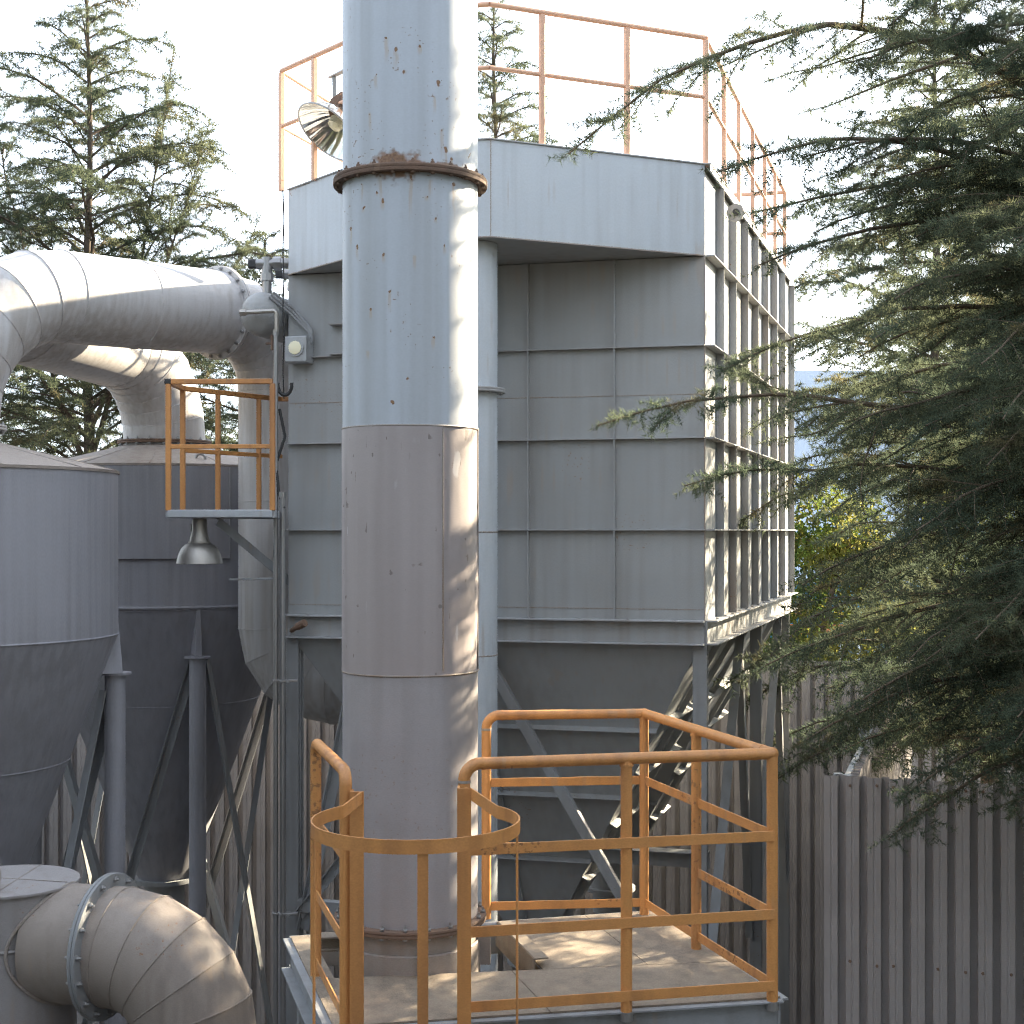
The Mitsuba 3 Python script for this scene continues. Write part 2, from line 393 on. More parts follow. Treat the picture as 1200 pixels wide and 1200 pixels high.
# right wall
ts = [0] + [.60 + .74 * i for i in range(7)] + [LR]
rz = [ZB, 5.007, 5.795, 6.583, ZH, ZT - .07]
for a, b in zip(ts, ts[1:]):
    for z0, z1 in zip(rz, rz[1:]):
        k += 1
        part(dc, 'side_panel', plate([R(a, z0), R(b, z0), R(b, z1), R(a, z1)], 0.012, 6, 0.006, k, 0.0015), 'bin_paint', smooth=25)
for z in rz[1:-1]:
    part(dc, 'side_stiffener', bar(R(-.005, z, .045), R(LR, z, .045), .085, .012), 'rib_paint')
for t in ts[1:-1] + [LR - .05]:
    for z0, z1 in zip(rz, rz[1:]):
        part(dc, 'side_stiffener', bar(R(t, z0 + .007, .034), R(t, z1 - .007, .034), .010, .066, up=(nR[0], nR[1], 0)), 'rib_paint')
part(dc, 'top_channel', cat(bar(R(-.02, ZT - .035, .05), R(LR, ZT - .035, .05), .008, .07), bar(R(-.02, ZT - .004, .03), R(LR, ZT - .004, .03), .06, .008)), 'rib_paint')
lug = part(dc, 'lifting_lug', tube([R(.98, ZT - .22, .11) - np.r_[uR, 0] * .012, R(.98, ZT - .22, .11) + np.r_[uR, 0] * .012], .085, 8), 'rib_paint')
part(dc, 'lifting_lug', tube([R(.95, ZT - .22, .12) - np.r_[uR, 0] * .012, R(.95, ZT - .22, .12) + np.r_[uR, 0] * .03], .03, 12), 'black_rubber')
# left and back walls
for a, b in zip(np.linspace(0, LR, 5), np.linspace(0, LR, 5)[1:]):
    part(dc, 'left_panel', plate([Lw(b, ZB), Lw(a, ZB), Lw(a, ZT - .02), Lw(b, ZT - .02)], 0.012, 4, .006, int(a * 10), .001), 'bin_paint')
q = [V(C[0], C[1], ZB), V(D[0], D[1], ZB), V(D[0], D[1], ZT - .02), V(C[0], C[1], ZT - .02)]
part(dc, 'back_panel', plate(q, 0.012), 'bin_paint')
# hood that overhangs the front
P1, P2 = V(-.80, 11.75), V(-.17, 11.60)
def up3(p, z): return V(p[0], p[1], z)
hp = [A, P1, P2, B]
for i in range(3):
    a, b = hp[i], hp[i + 1]
    part(dc, 'hood_plate', plate([up3(a, ZH), up3(b, ZH), up3(b, ZT), up3(a, ZT)], .010, 10, .008, 50 + i, 0.001), 'blue_paint', smooth=25)
    if i < 2:
        part(dc, 'weld_seam', bar(up3(b, ZH), up3(b, ZT), .008, .008), 'weld')
    d = unit(b - a); o = V(d[1], -d[0]) * .004
    part(dc, 'hood_edge', bar(up3(a + o, ZH + .003), up3(b + o, ZH + .003), .008, .012), 'weld')
    part(dc, 'hood_edge', bar(up3(a + o, ZT - .002), up3(b + o, ZT - .002), .022, .012), 'rib_paint')
inn = [p for p in hp]
part(dc, 'hood_soffit', prism([A + nF * -.0 + uF * .01, P1 + V(.01, .02), P2 + V(0, .02), B - uF * .01], ZH + .006, ZH + .014), 'bin_paint')
part(dc, 'roof_plate', prism([A, P1, P2, B, C, D], ZT - .018, ZT - .008), 'bin_paint')
for s in (.9, 2.272, 3.04):
    pass
# base beam with bolts
for (p0, p1, fn, L_) in ((0, 1, F, LF), (1, 2, R, LR)):
    part(dc, 'base_beam', cat(bar(fn(0, ZB, .055), fn(L_, ZB, .055), .11, .014), bar(fn(0, 4.13, .012), fn(L_, 4.13, .012), .02, .19), bar(fn(0, 4.03, .055), fn(L_, 4.03, .055), .11, .014)), 'rib_paint')
    bolts = [bolt(fn(x, ZB + .007, .07), (0, 0, 1), .013, .014) for x in np.arange(.22, L_, .42)] + [bolt(fn(x, ZB - .007, .07), (0, 0, -1), .013, .014) for x in np.arange(.22, L_, .42)]
    part(dc, 'bolt', cat(*bolts), 'galvanised', kind='stuff')
part(dc, 'base_beam', bar(Lw(0, 4.13, .03), Lw(LR, 4.13, .03), .08, .2), 'rib_paint')
part(dc, 'clamp', cat(tube([F(.07, 4.09, .10), F(.17, 4.14, .16)], .022, 10), tube([F(.15, 4.13, .15), F(.24, 4.17, .19)], .035, 10)), 'rust', label='rusty cut pipe stub on the base beam')
# hoppers
for h in range(2):
    o = np.r_[uR * (h * 3.02), 0]
    ho = np.r_[uR * .02, 0]
    t4 = [F(.04, 4.02) + o, F(LF - .04, 4.02) + o, F(LF - .04, 4.02) + o + np.r_[uR * 2.98, 0], F(.04, 4.02) + o + np.r_[uR * 2.98, 0]]
    cen = np.mean(t4, 0); cen[2] = 1.15
    b4 = [cen + (p - np.mean(t4, 0)) * .13 for p in t4]
    hk = None
    for i in range(4):
        j = (i + 1) % 4
        quad = [b4[i], b4[j], t4[j], t4[i]]
        m = plate(quad, .01, 8, .01, 80 + i + 4 * h)
        if hk is None: hk = part(dc, 'hopper', m, 'bin_paint')
        else: part(hk, 'plate', m, 'bin_paint')
        nor = unit(np.cross(quad[1] - quad[0], quad[3] - quad[0]))
        for fz in (.27, .50, .73) if i != 1 else (.2, .4, .58, .76):
            p, q = quad[0] * (1 - fz) + quad[3] * fz, quad[1] * (1 - fz) + quad[2] * fz
            part(hk, 'stiffener', bar(p + nor * .04, q + nor * .04, .008, .075, up=nor), 'bin_paint')
        for fs in ((.46,) if i != 1 else (.3, .62)):
            p, q = quad[0] * (1 - fs) + quad[1] * fs, quad[3] * (1 - fs) + quad[2] * fs
            part(hk, 'stiffener', bar(p + nor * .028, q + nor * .028, .008, .052, up=nor), 'bin_paint')
    part(hk, 'outlet', cat(lathe([(.26, 1.2), (.22, .8), (.30, .8), (.30, .76), (.2, .76), (.2, .5)], cen[:2], 24)), 'bin_paint')
# legs and braces
def leg(p, m='steel_paint', w=.12):
    part(dc, 'leg', cat(bar((p[0], p[1], GZ), (p[0], p[1], 4.02), w, .012, up=(nF[0], nF[1], 0)),
                        bar(V(p[0], p[1], GZ) + np.r_[nF * w / 2, 0], V(p[0], p[1], 4.02) + np.r_[nF * w / 2, 0], w, .012, up=(nF[0], nF[1], 0)),
                        bar(V(p[0], p[1], GZ) - np.r_[nF * w / 2, 0], V(p[0], p[1], 4.02) - np.r_[nF * w / 2, 0], w, .012, up=(nF[0], nF[1], 0)),
                        bar(V(p[0], p[1], 0) , V(p[0], p[1], 4.02), .012, w - .014, up=(nF[0], nF[1], 0))), m)
leg(B + uR * .05 - uF * .045)
leg(B + uR * 3.1); leg(C - uR * .1 + nR * -.05)
leg(A + uR * .05 + uF * .04); leg(A + uR * 3.1); leg(D - uR * .1)
def brace(p, q, w=.075, m='steel_paint', up=(0, 0, 1)): part(dc, 'brace', angle_iron(p, q, w, up), m)
brace(F(1.86, 4.0, .02), F(3.70, .9, .02), .08)
brace(F(.62, 3.75, .02), F(.1, 1.35, .02), .09)
brace(F(1.2, 2.9, .05), F(.08, 1.5, .05), .08)
brace(F(0.1, 1.62, .0), F(1.5, 1.62, .0), .1)
brace(R(2.2, 4.0, -.03), R(.15, .7, -.03), .09); brace(R(2.26, 4.0, -.06), R(3.05, .7, -.06), .09)
brace(R(5.2, 4.0, -.03), R(3.2, .7, -.03), .09); brace(R(5.2, 4.0, -.06), R(5.95, .7, -.06), .09)
brace(F(3.75, 2.05, -.9), F(.5, 2.05, -.9), .16)

# ================================================================ guard rail round the collector's roof
rg = thing('roof_guardrail', 'faded orange steel guard rail standing round the roof of the grey collector box', 'guard rail')
RZ, MZ = 9.23, 8.72
pl = [D + V(.05, -.05), A + V(-.07, .02), P1 + V(.01, .05), P2 + V(-.01, .05), B + V(.015, .05), C + V(-.06, -.02)]
ends = []
for a, b in zip(pl, pl[1:]):
    for z, w in ((RZ, .042), (MZ, .036)):
        part(rg, 'rail', tube([up3(a, z), up3(b, z)], w / 2, 10), 'faded_orange')
part(rg, 'rail', tube([up3(pl[-1], RZ), up3(pl[0], RZ)], .025, 10), 'faded_orange'); part(rg, 'rail', tube([up3(pl[-1], MZ), up3(pl[0], MZ)], .022, 10), 'faded_orange')
def posts(a, b, fr):
    for f_ in fr:
        p = a * (1 - f_) + b * f_
        d = unit(b - a)
        part(rg, 'post', bar(up3(p, ZT - .01), up3(p, RZ - .02), .042, .042, up=(d[1], -d[0], 0), ch=.1), 'faded_orange')
posts(pl[1], pl[2], (0, .27)); posts(pl[2], pl[3], (.0,)); posts(pl[3], pl[4], (.23, .62, 1)); posts(pl[4], pl[5], (.17, .33, .5, .67, .83, 1)); posts(pl[0], pl[1], (0, .25, .5, .75))
posts(pl[5], pl[0], (.25, .5, .75))

# ================================================================ floodlights on the roof
def floodlight(name, c, axis, rad, label):
    k = thing(name, label, 'floodlight')
    axis = unit(axis)
    e = unit(np.cross(axis, V(0, 0, 1))); g2 = np.cross(e, axis)
    n = 72
    a = np.arange(n) * 2 * PI / n
    def dish(prof, flute):
        rr = []
        for r, h in prof:
            R_ = r * (1 + flute * np.cos(a * 24))
            rr.append(c + axis * h + R_[:, None] * (np.cos(a)[:, None] * e + np.sin(a)[:, None] * g2))
        return rings_mesh(rr, False)
    part(k, 'reflector', dish([(rad * .30, -.02), (rad * .55, .02), (rad * .8, .09), (rad, .19), (rad * 1.02, .19)], .03), 'reflector')
    part(k, 'rim', tube([c + axis * .19 + rad * 1.02 * (math.cos(x) * e + math.sin(x) * g2) for x in np.linspace(0, 2 * PI, 49)], .008, 6, False), 'galvanised')
    part(k, 'housing', dish([(.001, -.22), (rad * .30, -.22), (rad * .44, -.18), (rad * .50, -.08), (rad * .46, .0), (rad * .2, .0)], .08), 'rust')
    part(k, 'lamp', dish([(.001, .13), (rad * .2, .11), (rad * .24, .05), (rad * .12, -.01)], 0), 'lens_glass')
    y0 = c + V(0, 0, .40)
    part(k, 'bracket', cat(bar(c + e * rad * .5 + axis * -.05, y0 + e * rad * .4, .035, .008), bar(c - e * rad * .5 + axis * -.05, y0 - e * rad * .4, .035, .008), bar(y0 + e * rad * .6, y0 - e * rad * .6, .05, .012)), 'galvanised')
    part(k, 'stand', bar((c[0] + .10, c[1] + .30, ZT - .01), y0 + V(.10, .02, 0.0), .04, .04), 'galvanised')
floodlight('floodlight', V(-1.50, 12.72, 8.62), (-.52, -.38, -.77), .31, 'round dish floodlight with fluted bright reflector, tipped down beside the chimney')

# ================================================================ chimney
ch = thing('chimney', 'tall round pale grey steel chimney with rusty flange, in front of the collector', 'chimney')
c2, r = CH[:2], CH[2]
def shell(z0, z1, rr, wob=.0025, seed=1, nz=14):
    return lathe([(rr, z) for z in np.linspace(z0, z1, nz)], c2, 96, wob=wob, seed=seed)
part(ch, 'upper_shell', shell(6.73, 12.5, r, .002, 1, 30), 'chimney_paint', smooth=True)
part(ch, 'middle_shell', shell(5.50, 6.70, r, .002, 2), 'chimney_paint', smooth=True)
part(ch, 'flange', lathe([(r, 6.697), (r + .045, 6.697), (r + .047, 6.705), (r + .047, 6.712), (r + .045, 6.7135), (r, 6.7135)], c2, 96), 'rust', label='rusty bolted flange ring')
part(ch, 'flange', lathe([(r, 6.7155), (r + .044, 6.7155), (r + .046, 6.72), (r + .046, 6.728), (r + .043, 6.733), (r, 6.735)], c2, 96, wob=.002), 'rust')
fb = []
for i in range(24):
    a = i * 2 * PI / 24 + .1
    p = V(c2[0] + (r + .028) * math.sin(a), c2[1] - (r + .028) * math.cos(a), 6.733)
    fb += [bolt(p, (0, 0, 1), .011, .012, .01), bolt(p - V(0, 0, .036), (0, 0, -1), .011, .012)]
for i in range(24):
    part(ch, 'flange_bolt', fb[2 * i], 'rust'); part(ch, 'flange_bolt', fb[2 * i + 1], 'rust')
# sleeve sheet wrapped round the shell, its edge lapped at the right
a_s = math.asin((522 - 481) / 79)
part(ch, 'sleeve', lathe([(r + .001, 4.312), (r + .004, 4.314)] + [(r + .004, z) for z in np.linspace(4.33, 5.485, 16)] + [(r + .004, 5.497), (r, 5.50)], c2, 80, a_s - 2 * PI + .95, a_s, wob=.0018, seed=4), 'sleeve_paint', smooth=35, label='brownish wrap sheet round the lower shell')
part(ch, 'sleeve', lathe([(r - .001, 4.312), (r + .001, 4.314)] + [(r + .001, z) for z in np.linspace(4.33, 5.485, 40)] + [(r + .001, 5.497), (r, 5.50)], c2, 60, a_s - .02, a_s + .99, wob=.007, seed=9), 'sleeve_paint', smooth=35, label='dented strip of the wrap sheet')
ptop = lambda a, z, rr: V(c2[0] + rr * math.sin(a), c2[1] - rr * math.cos(a), z)
part(ch, 'weld_seam', tube([ptop(a_s, z, r + .003) for z in np.linspace(4.33, 5.49, 20)], .005, 6), 'weld')
part(ch, 'lower_shell', shell(3.11, 4.312, r, .003, 6, 24), 'stack_paint', smooth=True)
for z in (4.311, 5.50):
    part(ch, 'weld_seam', ring(c2, z, r + .001, .0055, 96), 'weld')
part(ch, 'base_flange', lathe([(r, 3.095), (r + .04, 3.095), (r + .042, 3.1), (r + .04, 3.109), (r, 3.112)], c2, 96), 'rust')
part(ch, 'base_flange', lathe([(r, 3.078), (r + .04, 3.078), (r + .042, 3.085), (r + .04, 3.0935), (r, 3.0935)], c2, 96), 'rust')
for i in range(20):
    a = i * 2 * PI / 20
    p = ptop(a, 3.112, r + .024)
    part(ch, 'flange_bolt', bolt(p, (0, 0, 1), .012, .012, .014), 'galvanised'); part(ch, 'flange_bolt', bolt(p - V(0, 0, .034), (0, 0, -1), .012, .012), 'galvanised')
part(ch, 'base_shell', lathe([(r - .004, 3.08), (r - .004, 2.985), (r + .012, 2.983), (r + .012, 2.2), (r + .012, GZ)], c2, 96), 'dust_paint')
part(ch, 'weld_seam', ring(c2, 2.984, r + .004, .008, 96), 'weld')
for a in (.22, 1.5, 2.8, 4.1, 5.4):
    part(ch, 'base_lug', bar(ptop(a, 2.86, r + .03), ptop(a, 3.02, r + .03), .012, .07, up=(math.sin(a), -math.cos(a), 0)), 'dust_paint')

# ================================================================ thinner pipe behind the chimney
vp = thing('down_pipe', 'narrower blue grey pipe rising behind the chimney to the underside of the hood', 'pipe')
vc, vr = (-.32, 11.95), .20
for z0, z1 in ((GZ, 1.75), (1.75, 3.98), (3.98, 4.99), (4.99, 6.13), (6.17, ZH + .004)):
    part(vp, 'section', lathe([(vr, z) for z in np.linspace(z0 + .001, z1 - .001, 8)], vc, 48, wob=.002, seed=int(z0 * 7)), 'blue_paint', smooth=True)
for z in (1.75, 3.98, 4.99): part(vp, 'weld_seam', ring(vc, z, vr, .006, 48), 'weld')
part(vp, 'flange', lathe([(vr, 6.131), (vr + .065, 6.131), (vr + .068, 6.14), (vr + .065, 6.149), (vr, 6.149)], vc, 48), 'rib_paint')
part(vp, 'flange', lathe([(vr, 6.151), (vr + .065, 6.151), (vr + .068, 6.16), (vr + .065, 6.169), (vr, 6.169)], vc, 48), 'rib_paint')
for i in range(10):
    a = i * 2 * PI / 10
    p = V(vc[0] + (vr + .04) * math.sin(a), vc[1] - (vr + .04) * math.cos(a), 6.131)
    part(vp, 'flange_bolt', bolt(p, (0, 0, -1), .014, .014), 'galvanised')
cp = V(-.26, 11.75, 2.98)
part(vp, 'inspection_cap', cat(tube([cp + V(0, .1, 0), cp + V(.0, -.06, 0)], .10, 24), tube([cp + V(0, -.06, 0), cp + V(0, -.075, 0)], .125, 24), tube([cp + V(0, -.078, 0), cp + V(0, -.092, 0)], .125, 24)), 'steel_paint')

# ================================================================ cyclones
def cyclone(c, R_, z_rim, z_bot, z_top, r_out, label, az0, mcyl='cyclone_paint', skirt=None, drop=.37, gw=.15):
    k = thing('cyclone', label, 'cyclone')
    zc = z_bot - (R_ - .30) / .375
    part(k, 'cylinder', lathe([(R_, z) for z in np.linspace(z_bot + .003, z_rim, 12)], c, 120, wob=.004, seed=int(R_ * 31)), mcyl, smooth=True)
    zm = z_bot - 1.05
    rm = R_ - 1.05 * .375
    part(k, 'upper_cone', lathe([(R_ - (z_bot - z) * .375, z) for z in np.linspace(zm + .003, z_bot - .003, 8)], c, 96, wob=.003, seed=3), mcyl, smooth=True)
    part(k, 'lower_cone', lathe([(.30, zc)] + [(R_ - (z_bot - z) * .375, z) for z in np.linspace(zc, zm - .003, 10)], c, 96, wob=.003, seed=5), mcyl, smooth=True)
    part(k, 'weld_seam', ring(c, z_bot, R_, .010, 120), mcyl); part(k, 'weld_seam', ring(c, zm, rm, .007, 96), mcyl)
    part(k, 'outlet', lathe([(.30, zc), (.36, zc), (.36, zc - .05), (.22, zc - .05), (.22, GZ)], c, 32), 'steel_paint')
    part(k, 'roof', lathe([(R_ + .012, z_rim - .02), (R_ + .014, z_rim + .004)] + [(R_ + (r_out - R_) * f, z_rim + .006 + (z_top - z_rim) * f) for f in np.linspace(0.01, 1, 8)], c, 120), 'dust_paint', label='dusty tan cone roof')
    for i in range(12):
        a = i * PI / 6 + .13
        e = V(math.sin(a), -math.cos(a), 0)
        part(k, 'roof_seam', bar(V(c[0], c[1], z_rim + .010) + e * R_, V(c[0], c[1], z_top + .004) + e * r_out, .012, .006), 'weld')
    if skirt:
        z0, a0, a1 = skirt
        part(k, 'skirt', lathe([(R_ + .002, z_rim - .025), (R_ + .05, z_rim - .025), (R_ + .05, z0), (R_ + .044, z0), (R_ + .044, z_rim - .03)], c, 72, a0, a1), mcyl)
        part(k, 'skirt_edge', bar(V(c[0] + (R_ + .046) * math.sin(a1), c[1] - (R_ + .046) * math.cos(a1), z0), V(c[0] + (R_ + .046) * math.sin(a1), c[1] - (R_ + .046) * math.cos(a1), z_rim - .03), .012, .03), 'galvanised')
        part(k, 'weld_seam', ring(c, z_bot - .0 + .03, R_ + .01, .02, 120), mcyl)
    feet = []
    for i in range(4):
        a = az0 + i * PI / 2
        e = V(math.sin(a), -math.cos(a), 0); tng = V(e[1], -e[0], 0)
        p = V(c[0], c[1], 0) + e * (R_ - .02); g0 = V(p[0], p[1], GZ)
        top = z_bot - drop
        part(k, 'leg', tube([g0, p + V(0, 0, top)], .088, 24), 'cyclone_paint')
        part(k, 'leg_cap', tube([p + V(0, 0, top), p + V(0, 0, top + .018)], .14, 24), 'cyclone_paint')
        # gusset wedge from the cap up to the shell
        wv = [p + V(0, 0, top + .02) + tng * gw + e * .05, p + V(0, 0, top + .02) - tng * gw + e * .05, p + V(0, 0, top + .02) - tng * gw - e * .2, p + V(0, 0, top + .02) + tng * gw - e * .2,
              p + V(0, 0, top + drop + .06) + tng * .02 + e * .03, p + V(0, 0, top + drop + .06) - tng * .02 + e * .03, p + V(0, 0, top + drop + .06) - tng * .02 - e * .1, p + V(0, 0, top + drop + .06) + tng * .02 - e * .1]
        part(k, 'gusset', trimesh.Trimesh(wv, [[0, 1, 2]]).convex_hull if False else trimesh.convex.convex_hull(np.array(wv)), 'cyclone_paint', smooth=False)
        feet.append(p)
    for i in range(4):
        p, q = feet[i], feet[(i + 1) % 4]
        t_ = V(0, 0, z_bot - .50)
        o = unit(np.cross(q - p, V(0, 0, 1))) * .05
        part(k, 'brace', angle_iron(p + t_ + (q - p) * .05 + o, q + V(0, 0, GZ + .3) - (q - p) * .04 + o, .075), 'steel_paint')
        part(k, 'brace', angle_iron(q + t_ + (p - q) * .05 - o, p + V(0, 0, GZ + .3) - (p - q) * .04 - o, .075), 'steel_paint')
    return k
C1, C2 = V(-4.69, 12.05), V(-3.95, 16.5)
cy1 = cyclone(C1, 1.37, 5.50, 4.13, 5.73, .42, 'nearer grey steel cyclone with cone bottom, cut off by the left picture edge', math.radians(111))
cy2 = cyclone(C2, 1.456, 5.70, 4.165, 5.95, .48, 'farther grey steel cyclone with skirted cylinder, behind the bell lamp', math.radians(27), skirt=(4.71, math.radians(-150), math.radians(40)), drop=.50, gw=.035)
e = V(C2[0] + 1.2 * math.sin(.55), C2[1] - 1.2 * math.cos(.55), 5.72)
part(cy2, 'lifting_lug', cat(tube([e + .05 * V(math.cos(x), 0, math.sin(x)) + V(0, 0, .05) for x in np.linspace(-.6, PI + .6, 14)], .014, 8)), 'galvanised')

# ================================================================ ducts
def duct(key, path, r_, m='duct_paint', seams=True, n=48, r_end=0):
    """one part per mitred length; path points are the mitre joints"""
    path = np.asarray(path, float)
    t, N, B_ = frames(path)
    a = np.arange(n) * 2 * PI / n
    rr = []
    for i in range(len(path)):
        tt = t[i]
        if 0 < i < len(path) - 1: tt = unit(unit(path[i + 1] - path[i]) + unit(path[i] - path[i - 1]))
        d = unit(path[min(i + 1, len(path) - 1)] - path[max(i - 1, 0)])
        rr.append(path[i] + r_ * (np.cos(a)[:, None] * N[i] + np.sin(a)[:, None] * B_[i]))
    if r_end: rr[-1] = path[-1] + (rr[-1] - path[-1]) * (r_end / r_)
    for i in range(len(path) - 1):
        p0, p1 = rr[i], rr[i + 1]
        L_ = np.linalg.norm(path[i + 1] - path[i])
        k_ = max(1, min(6, int(L_ / .25)))
        rings = [p0 * (1 - f) + p1 * f for f in np.linspace(.002, .998, k_ + 1)]
        cc = [path[i] * (1 - f) + path[i + 1] * f for f in np.linspace(.002, .998, k_ + 1)]
        rings = [c_ + (q_ - c_) * (1 + .006 * (meshkit.fbm(q_ * 2.3, 2, 5) - .5))[:, None] for q_, c_ in zip(rings, cc)]
        part(key, 'section', rings_mesh(rings, False), m, smooth=True)
        if i and seams:
            part(key, 'weld_seam', tube(np.vstack([rr[i] + (rr[i] - path[i]) * .004, rr[i][:1] + (rr[i][:1] - path[i]) * .004]), .0055, 5, False), m)
    return rr

def flange_ring(key, p, d, r_, w, t_, nb, m, bm='galvanised', gap=.004):
    d = unit(d)
    e = unit(np.cross(d, V(0, 0, 1) if abs(d[2]) < .95 else V(1, 0, 0))); g2 = np.cross(e, d)
    a = np.linspace(0, 2 * PI, 65)[:-1]
    def rg_(rad, off): return p + d * off + rad * (np.cos(a)[:, None] * e + np.sin(a)[:, None] * g2)
    for s in (-1, 1):
        x0, x1 = s * gap / 2, s * (gap / 2 + t_)
        part(key, 'flange', rings_mesh([rg_(r_, x0), rg_(r_ + w * .97, x0), rg_(r_ + w, (x0 * .8 + x1 * .2)), rg_(r_ + w, (x0 * .2 + x1 * .8)), rg_(r_ + w * .97, x1), rg_(r_, x1)][::s], False), m)
    for i in range(nb):
        x = i * 2 * PI / nb + .1
        q = p + (r_ + w * .55) * (math.cos(x) * e + math.sin(x) * g2)
        part(key, 'flange_bolt', bolt(q + d * (gap / 2 + t_), d, .019, .018, .015), bm); part(key, 'flange_bolt', bolt(q - d * (gap / 2 + t_), -d, .019, .018, .015), bm)

def arc_path(p, d0, d1, R_, n):
    """joint points of a bend of n mitred lengths from direction d0 to d1"""
    d0, d1 = unit(d0), unit(d1)
    out = []
    for k_ in range(n + 1):
        th = PI / 2 * k_ / n
        out.append(p + R_ * (d0 * math.sin(th) + d1 * (1 - math.cos(th))))
    return out

du = thing('large_duct', 'wide pale grey arched duct rising from the nearer cyclone and bending down beside the collector', 'duct')
E1 = V(-2.443, 15.10)
dh = unit(np.r_[E1 - C1, 0]); up = V(0, 0, 1)
dup_ = unit(dh * np.linalg.norm(E1 - C1) + V(0, 0, .13))
a1 = arc_path(V(C1[0], C1[1], 5.95), up, dup_, 1.10, 6)
Rb = .75
Pj = V(E1[0], E1[1], 7.17) - dh * (Rb + .07)
a2 = arc_path(Pj + dup_ * .07, dup_, -up, Rb, 6)
zE = a2[-1][2]
a3 = arc_path(V(a2[-1][0], a2[-1][1], 4.00), -up, unit(V(1, -.12, 0)), .60, 4)
duct(du, [V(C1[0], C1[1], 5.70)] + a1 + [Pj * .45 + a1[-1] * .55, Pj - dh * .02], .412)
duct(du, ([Pj + dup_ * .02] + a2 + [V(a2[-1][0], a2[-1][1], 5.3)] + a3 + [a3[-1] + unit(V(1, -.12, 0)) * 1.2]), .40)
flange_ring(du, Pj, dup_, .40, .065, .018, 20, 'duct_paint')
flange_ring(du, V(C1[0], C1[1], 5.86), up, .40, .07, .018, 20, 'duct_paint')

d2 = thing('large_duct', 'wide pale grey duct curving up from the farther cyclone and passing behind the arched one', 'duct')
b1 = arc_path(V(C2[0], C2[1], 6.02), up, unit(V(-.35, -.94, 0)), .98, 6)
duct(d2, [V(C2[0], C2[1], 5.93)] + b1 + [V(-4.62, 13.5, 7.02), V(-4.42, 12.6, 6.98)], .455, r_end=.25)
flange_ring(d2, V(C2[0], C2[1], 6.0), up, .455, .07, .016, 20, 'rust')

# ================================================================ small balcony beside the collector
bk = thing('balcony', 'small hanging balcony with orange square tube railing, left of the collector', 'balcony')
F0, F1, G1, G0 = V(-3.02, 12.75), V(-2.10, 12.72), V(-2.30, 14.45), V(-3.03, 13.35)
zd = 5.18
part(bk, 'deck', prism([F0, F1, G1, G0], zd - .012, zd), 'steel_paint')
for a, b in ((F0, F1), (F1, G1), (G1, G0), (G0, F0)):
    part(bk, 'deck_frame', bar(up3(a, zd - .03), up3(b, zd - .03), .05, .07), 'leg_paint')
zt, zm = 6.31, 5.74
def sq(p, q, w=.045, up=(0, 1, 0)): return bar(p, q, w, w, up, ch=.1)
part(bk, 'rail', sq(up3(F0, zt), up3(F1, zt), up=(0, 0, 1)), 'orange_paint'); part(bk, 'rail', sq(up3(F0, zm), up3(F1, zm), .038, up=(0, 0, 1)), 'orange_paint')
part(bk, 'rail', sq(up3(F0, zt), up3(G0, zt - .0), up=(0, 0, 1)), 'orange_paint')
part(bk, 'rail', sq(up3(G0, zt), up3(G1, zt), up=(0, 0, 1)), 'orange_paint'); part(bk, 'rail', sq(up3(G0, zm), up3(G1, zm), .038, up=(0, 0, 1)), 'orange_paint')
part(bk, 'rail', sq(up3(G1, zt), V(-1.72, 14.4, zt), up=(0, 0, 1)), 'orange_paint')
for p in (F0, F1, G0, G0 * .66 + G1 * .34, G0 * .24 + G1 * .76):
    part(bk, 'post', sq(up3(p, zd), up3(p, zt - .02)), 'orange_paint')
part(bk, 'end_cap', bar(up3(F0, zt) + V(-.03, 0, 0), up3(F0, zt) + V(.026, 0, 0), .05, .05), 'black_rubber')
part(bk, 'support_strut', angle_iron((-2.62, 12.95, zd - .07), (-1.90, 13.6, 4.40), .07), 'steel_paint')
part(bk, 'stay', bar((-2.55, 13.1, 4.56), (-2.07, 13.1, 4.57), .02, .02), 'steel_paint')

lm = thing('bell_lamp', 'dull metal bell shaped lamp hanging under the small balcony deck', 'lamp')
lc = (-2.80, 13.0)
part(lm, 'neck', lathe([(.001, 5.11), (.062, 5.11), (.068, 5.08), (.068, 5.0), (.085, 4.93), (.088, 4.90)], lc, 32), 'dull_metal')
part(lm, 'collar', lathe([(.088, 4.905), (.098, 4.905), (.098, 4.89), (.088, 4.888)], lc, 32), 'dull_metal')
part(lm, 'shade', lathe([(.088, 4.892), (.125, 4.878), (.16, 4.845), (.185, 4.795), (.199, 4.745), (.204, 4.715), (.207, 4.71), (.205, 4.705), (.198, 4.712), (.17, 4.79), (.14, 4.84), (.1, 4.865)], lc, 48), 'dull_metal', smooth=40)
part(lm, 'bulb', trimesh.creation.icosphere(2, .06).apply_translation((lc[0], lc[1], 4.80)), 'lens_glass', smooth=True)
part(lm, 'clip', bar((lc[0] - .075, lc[1], 4.93), (lc[0] - .075, lc[1], 5.06), .012, .03), 'galvanised')

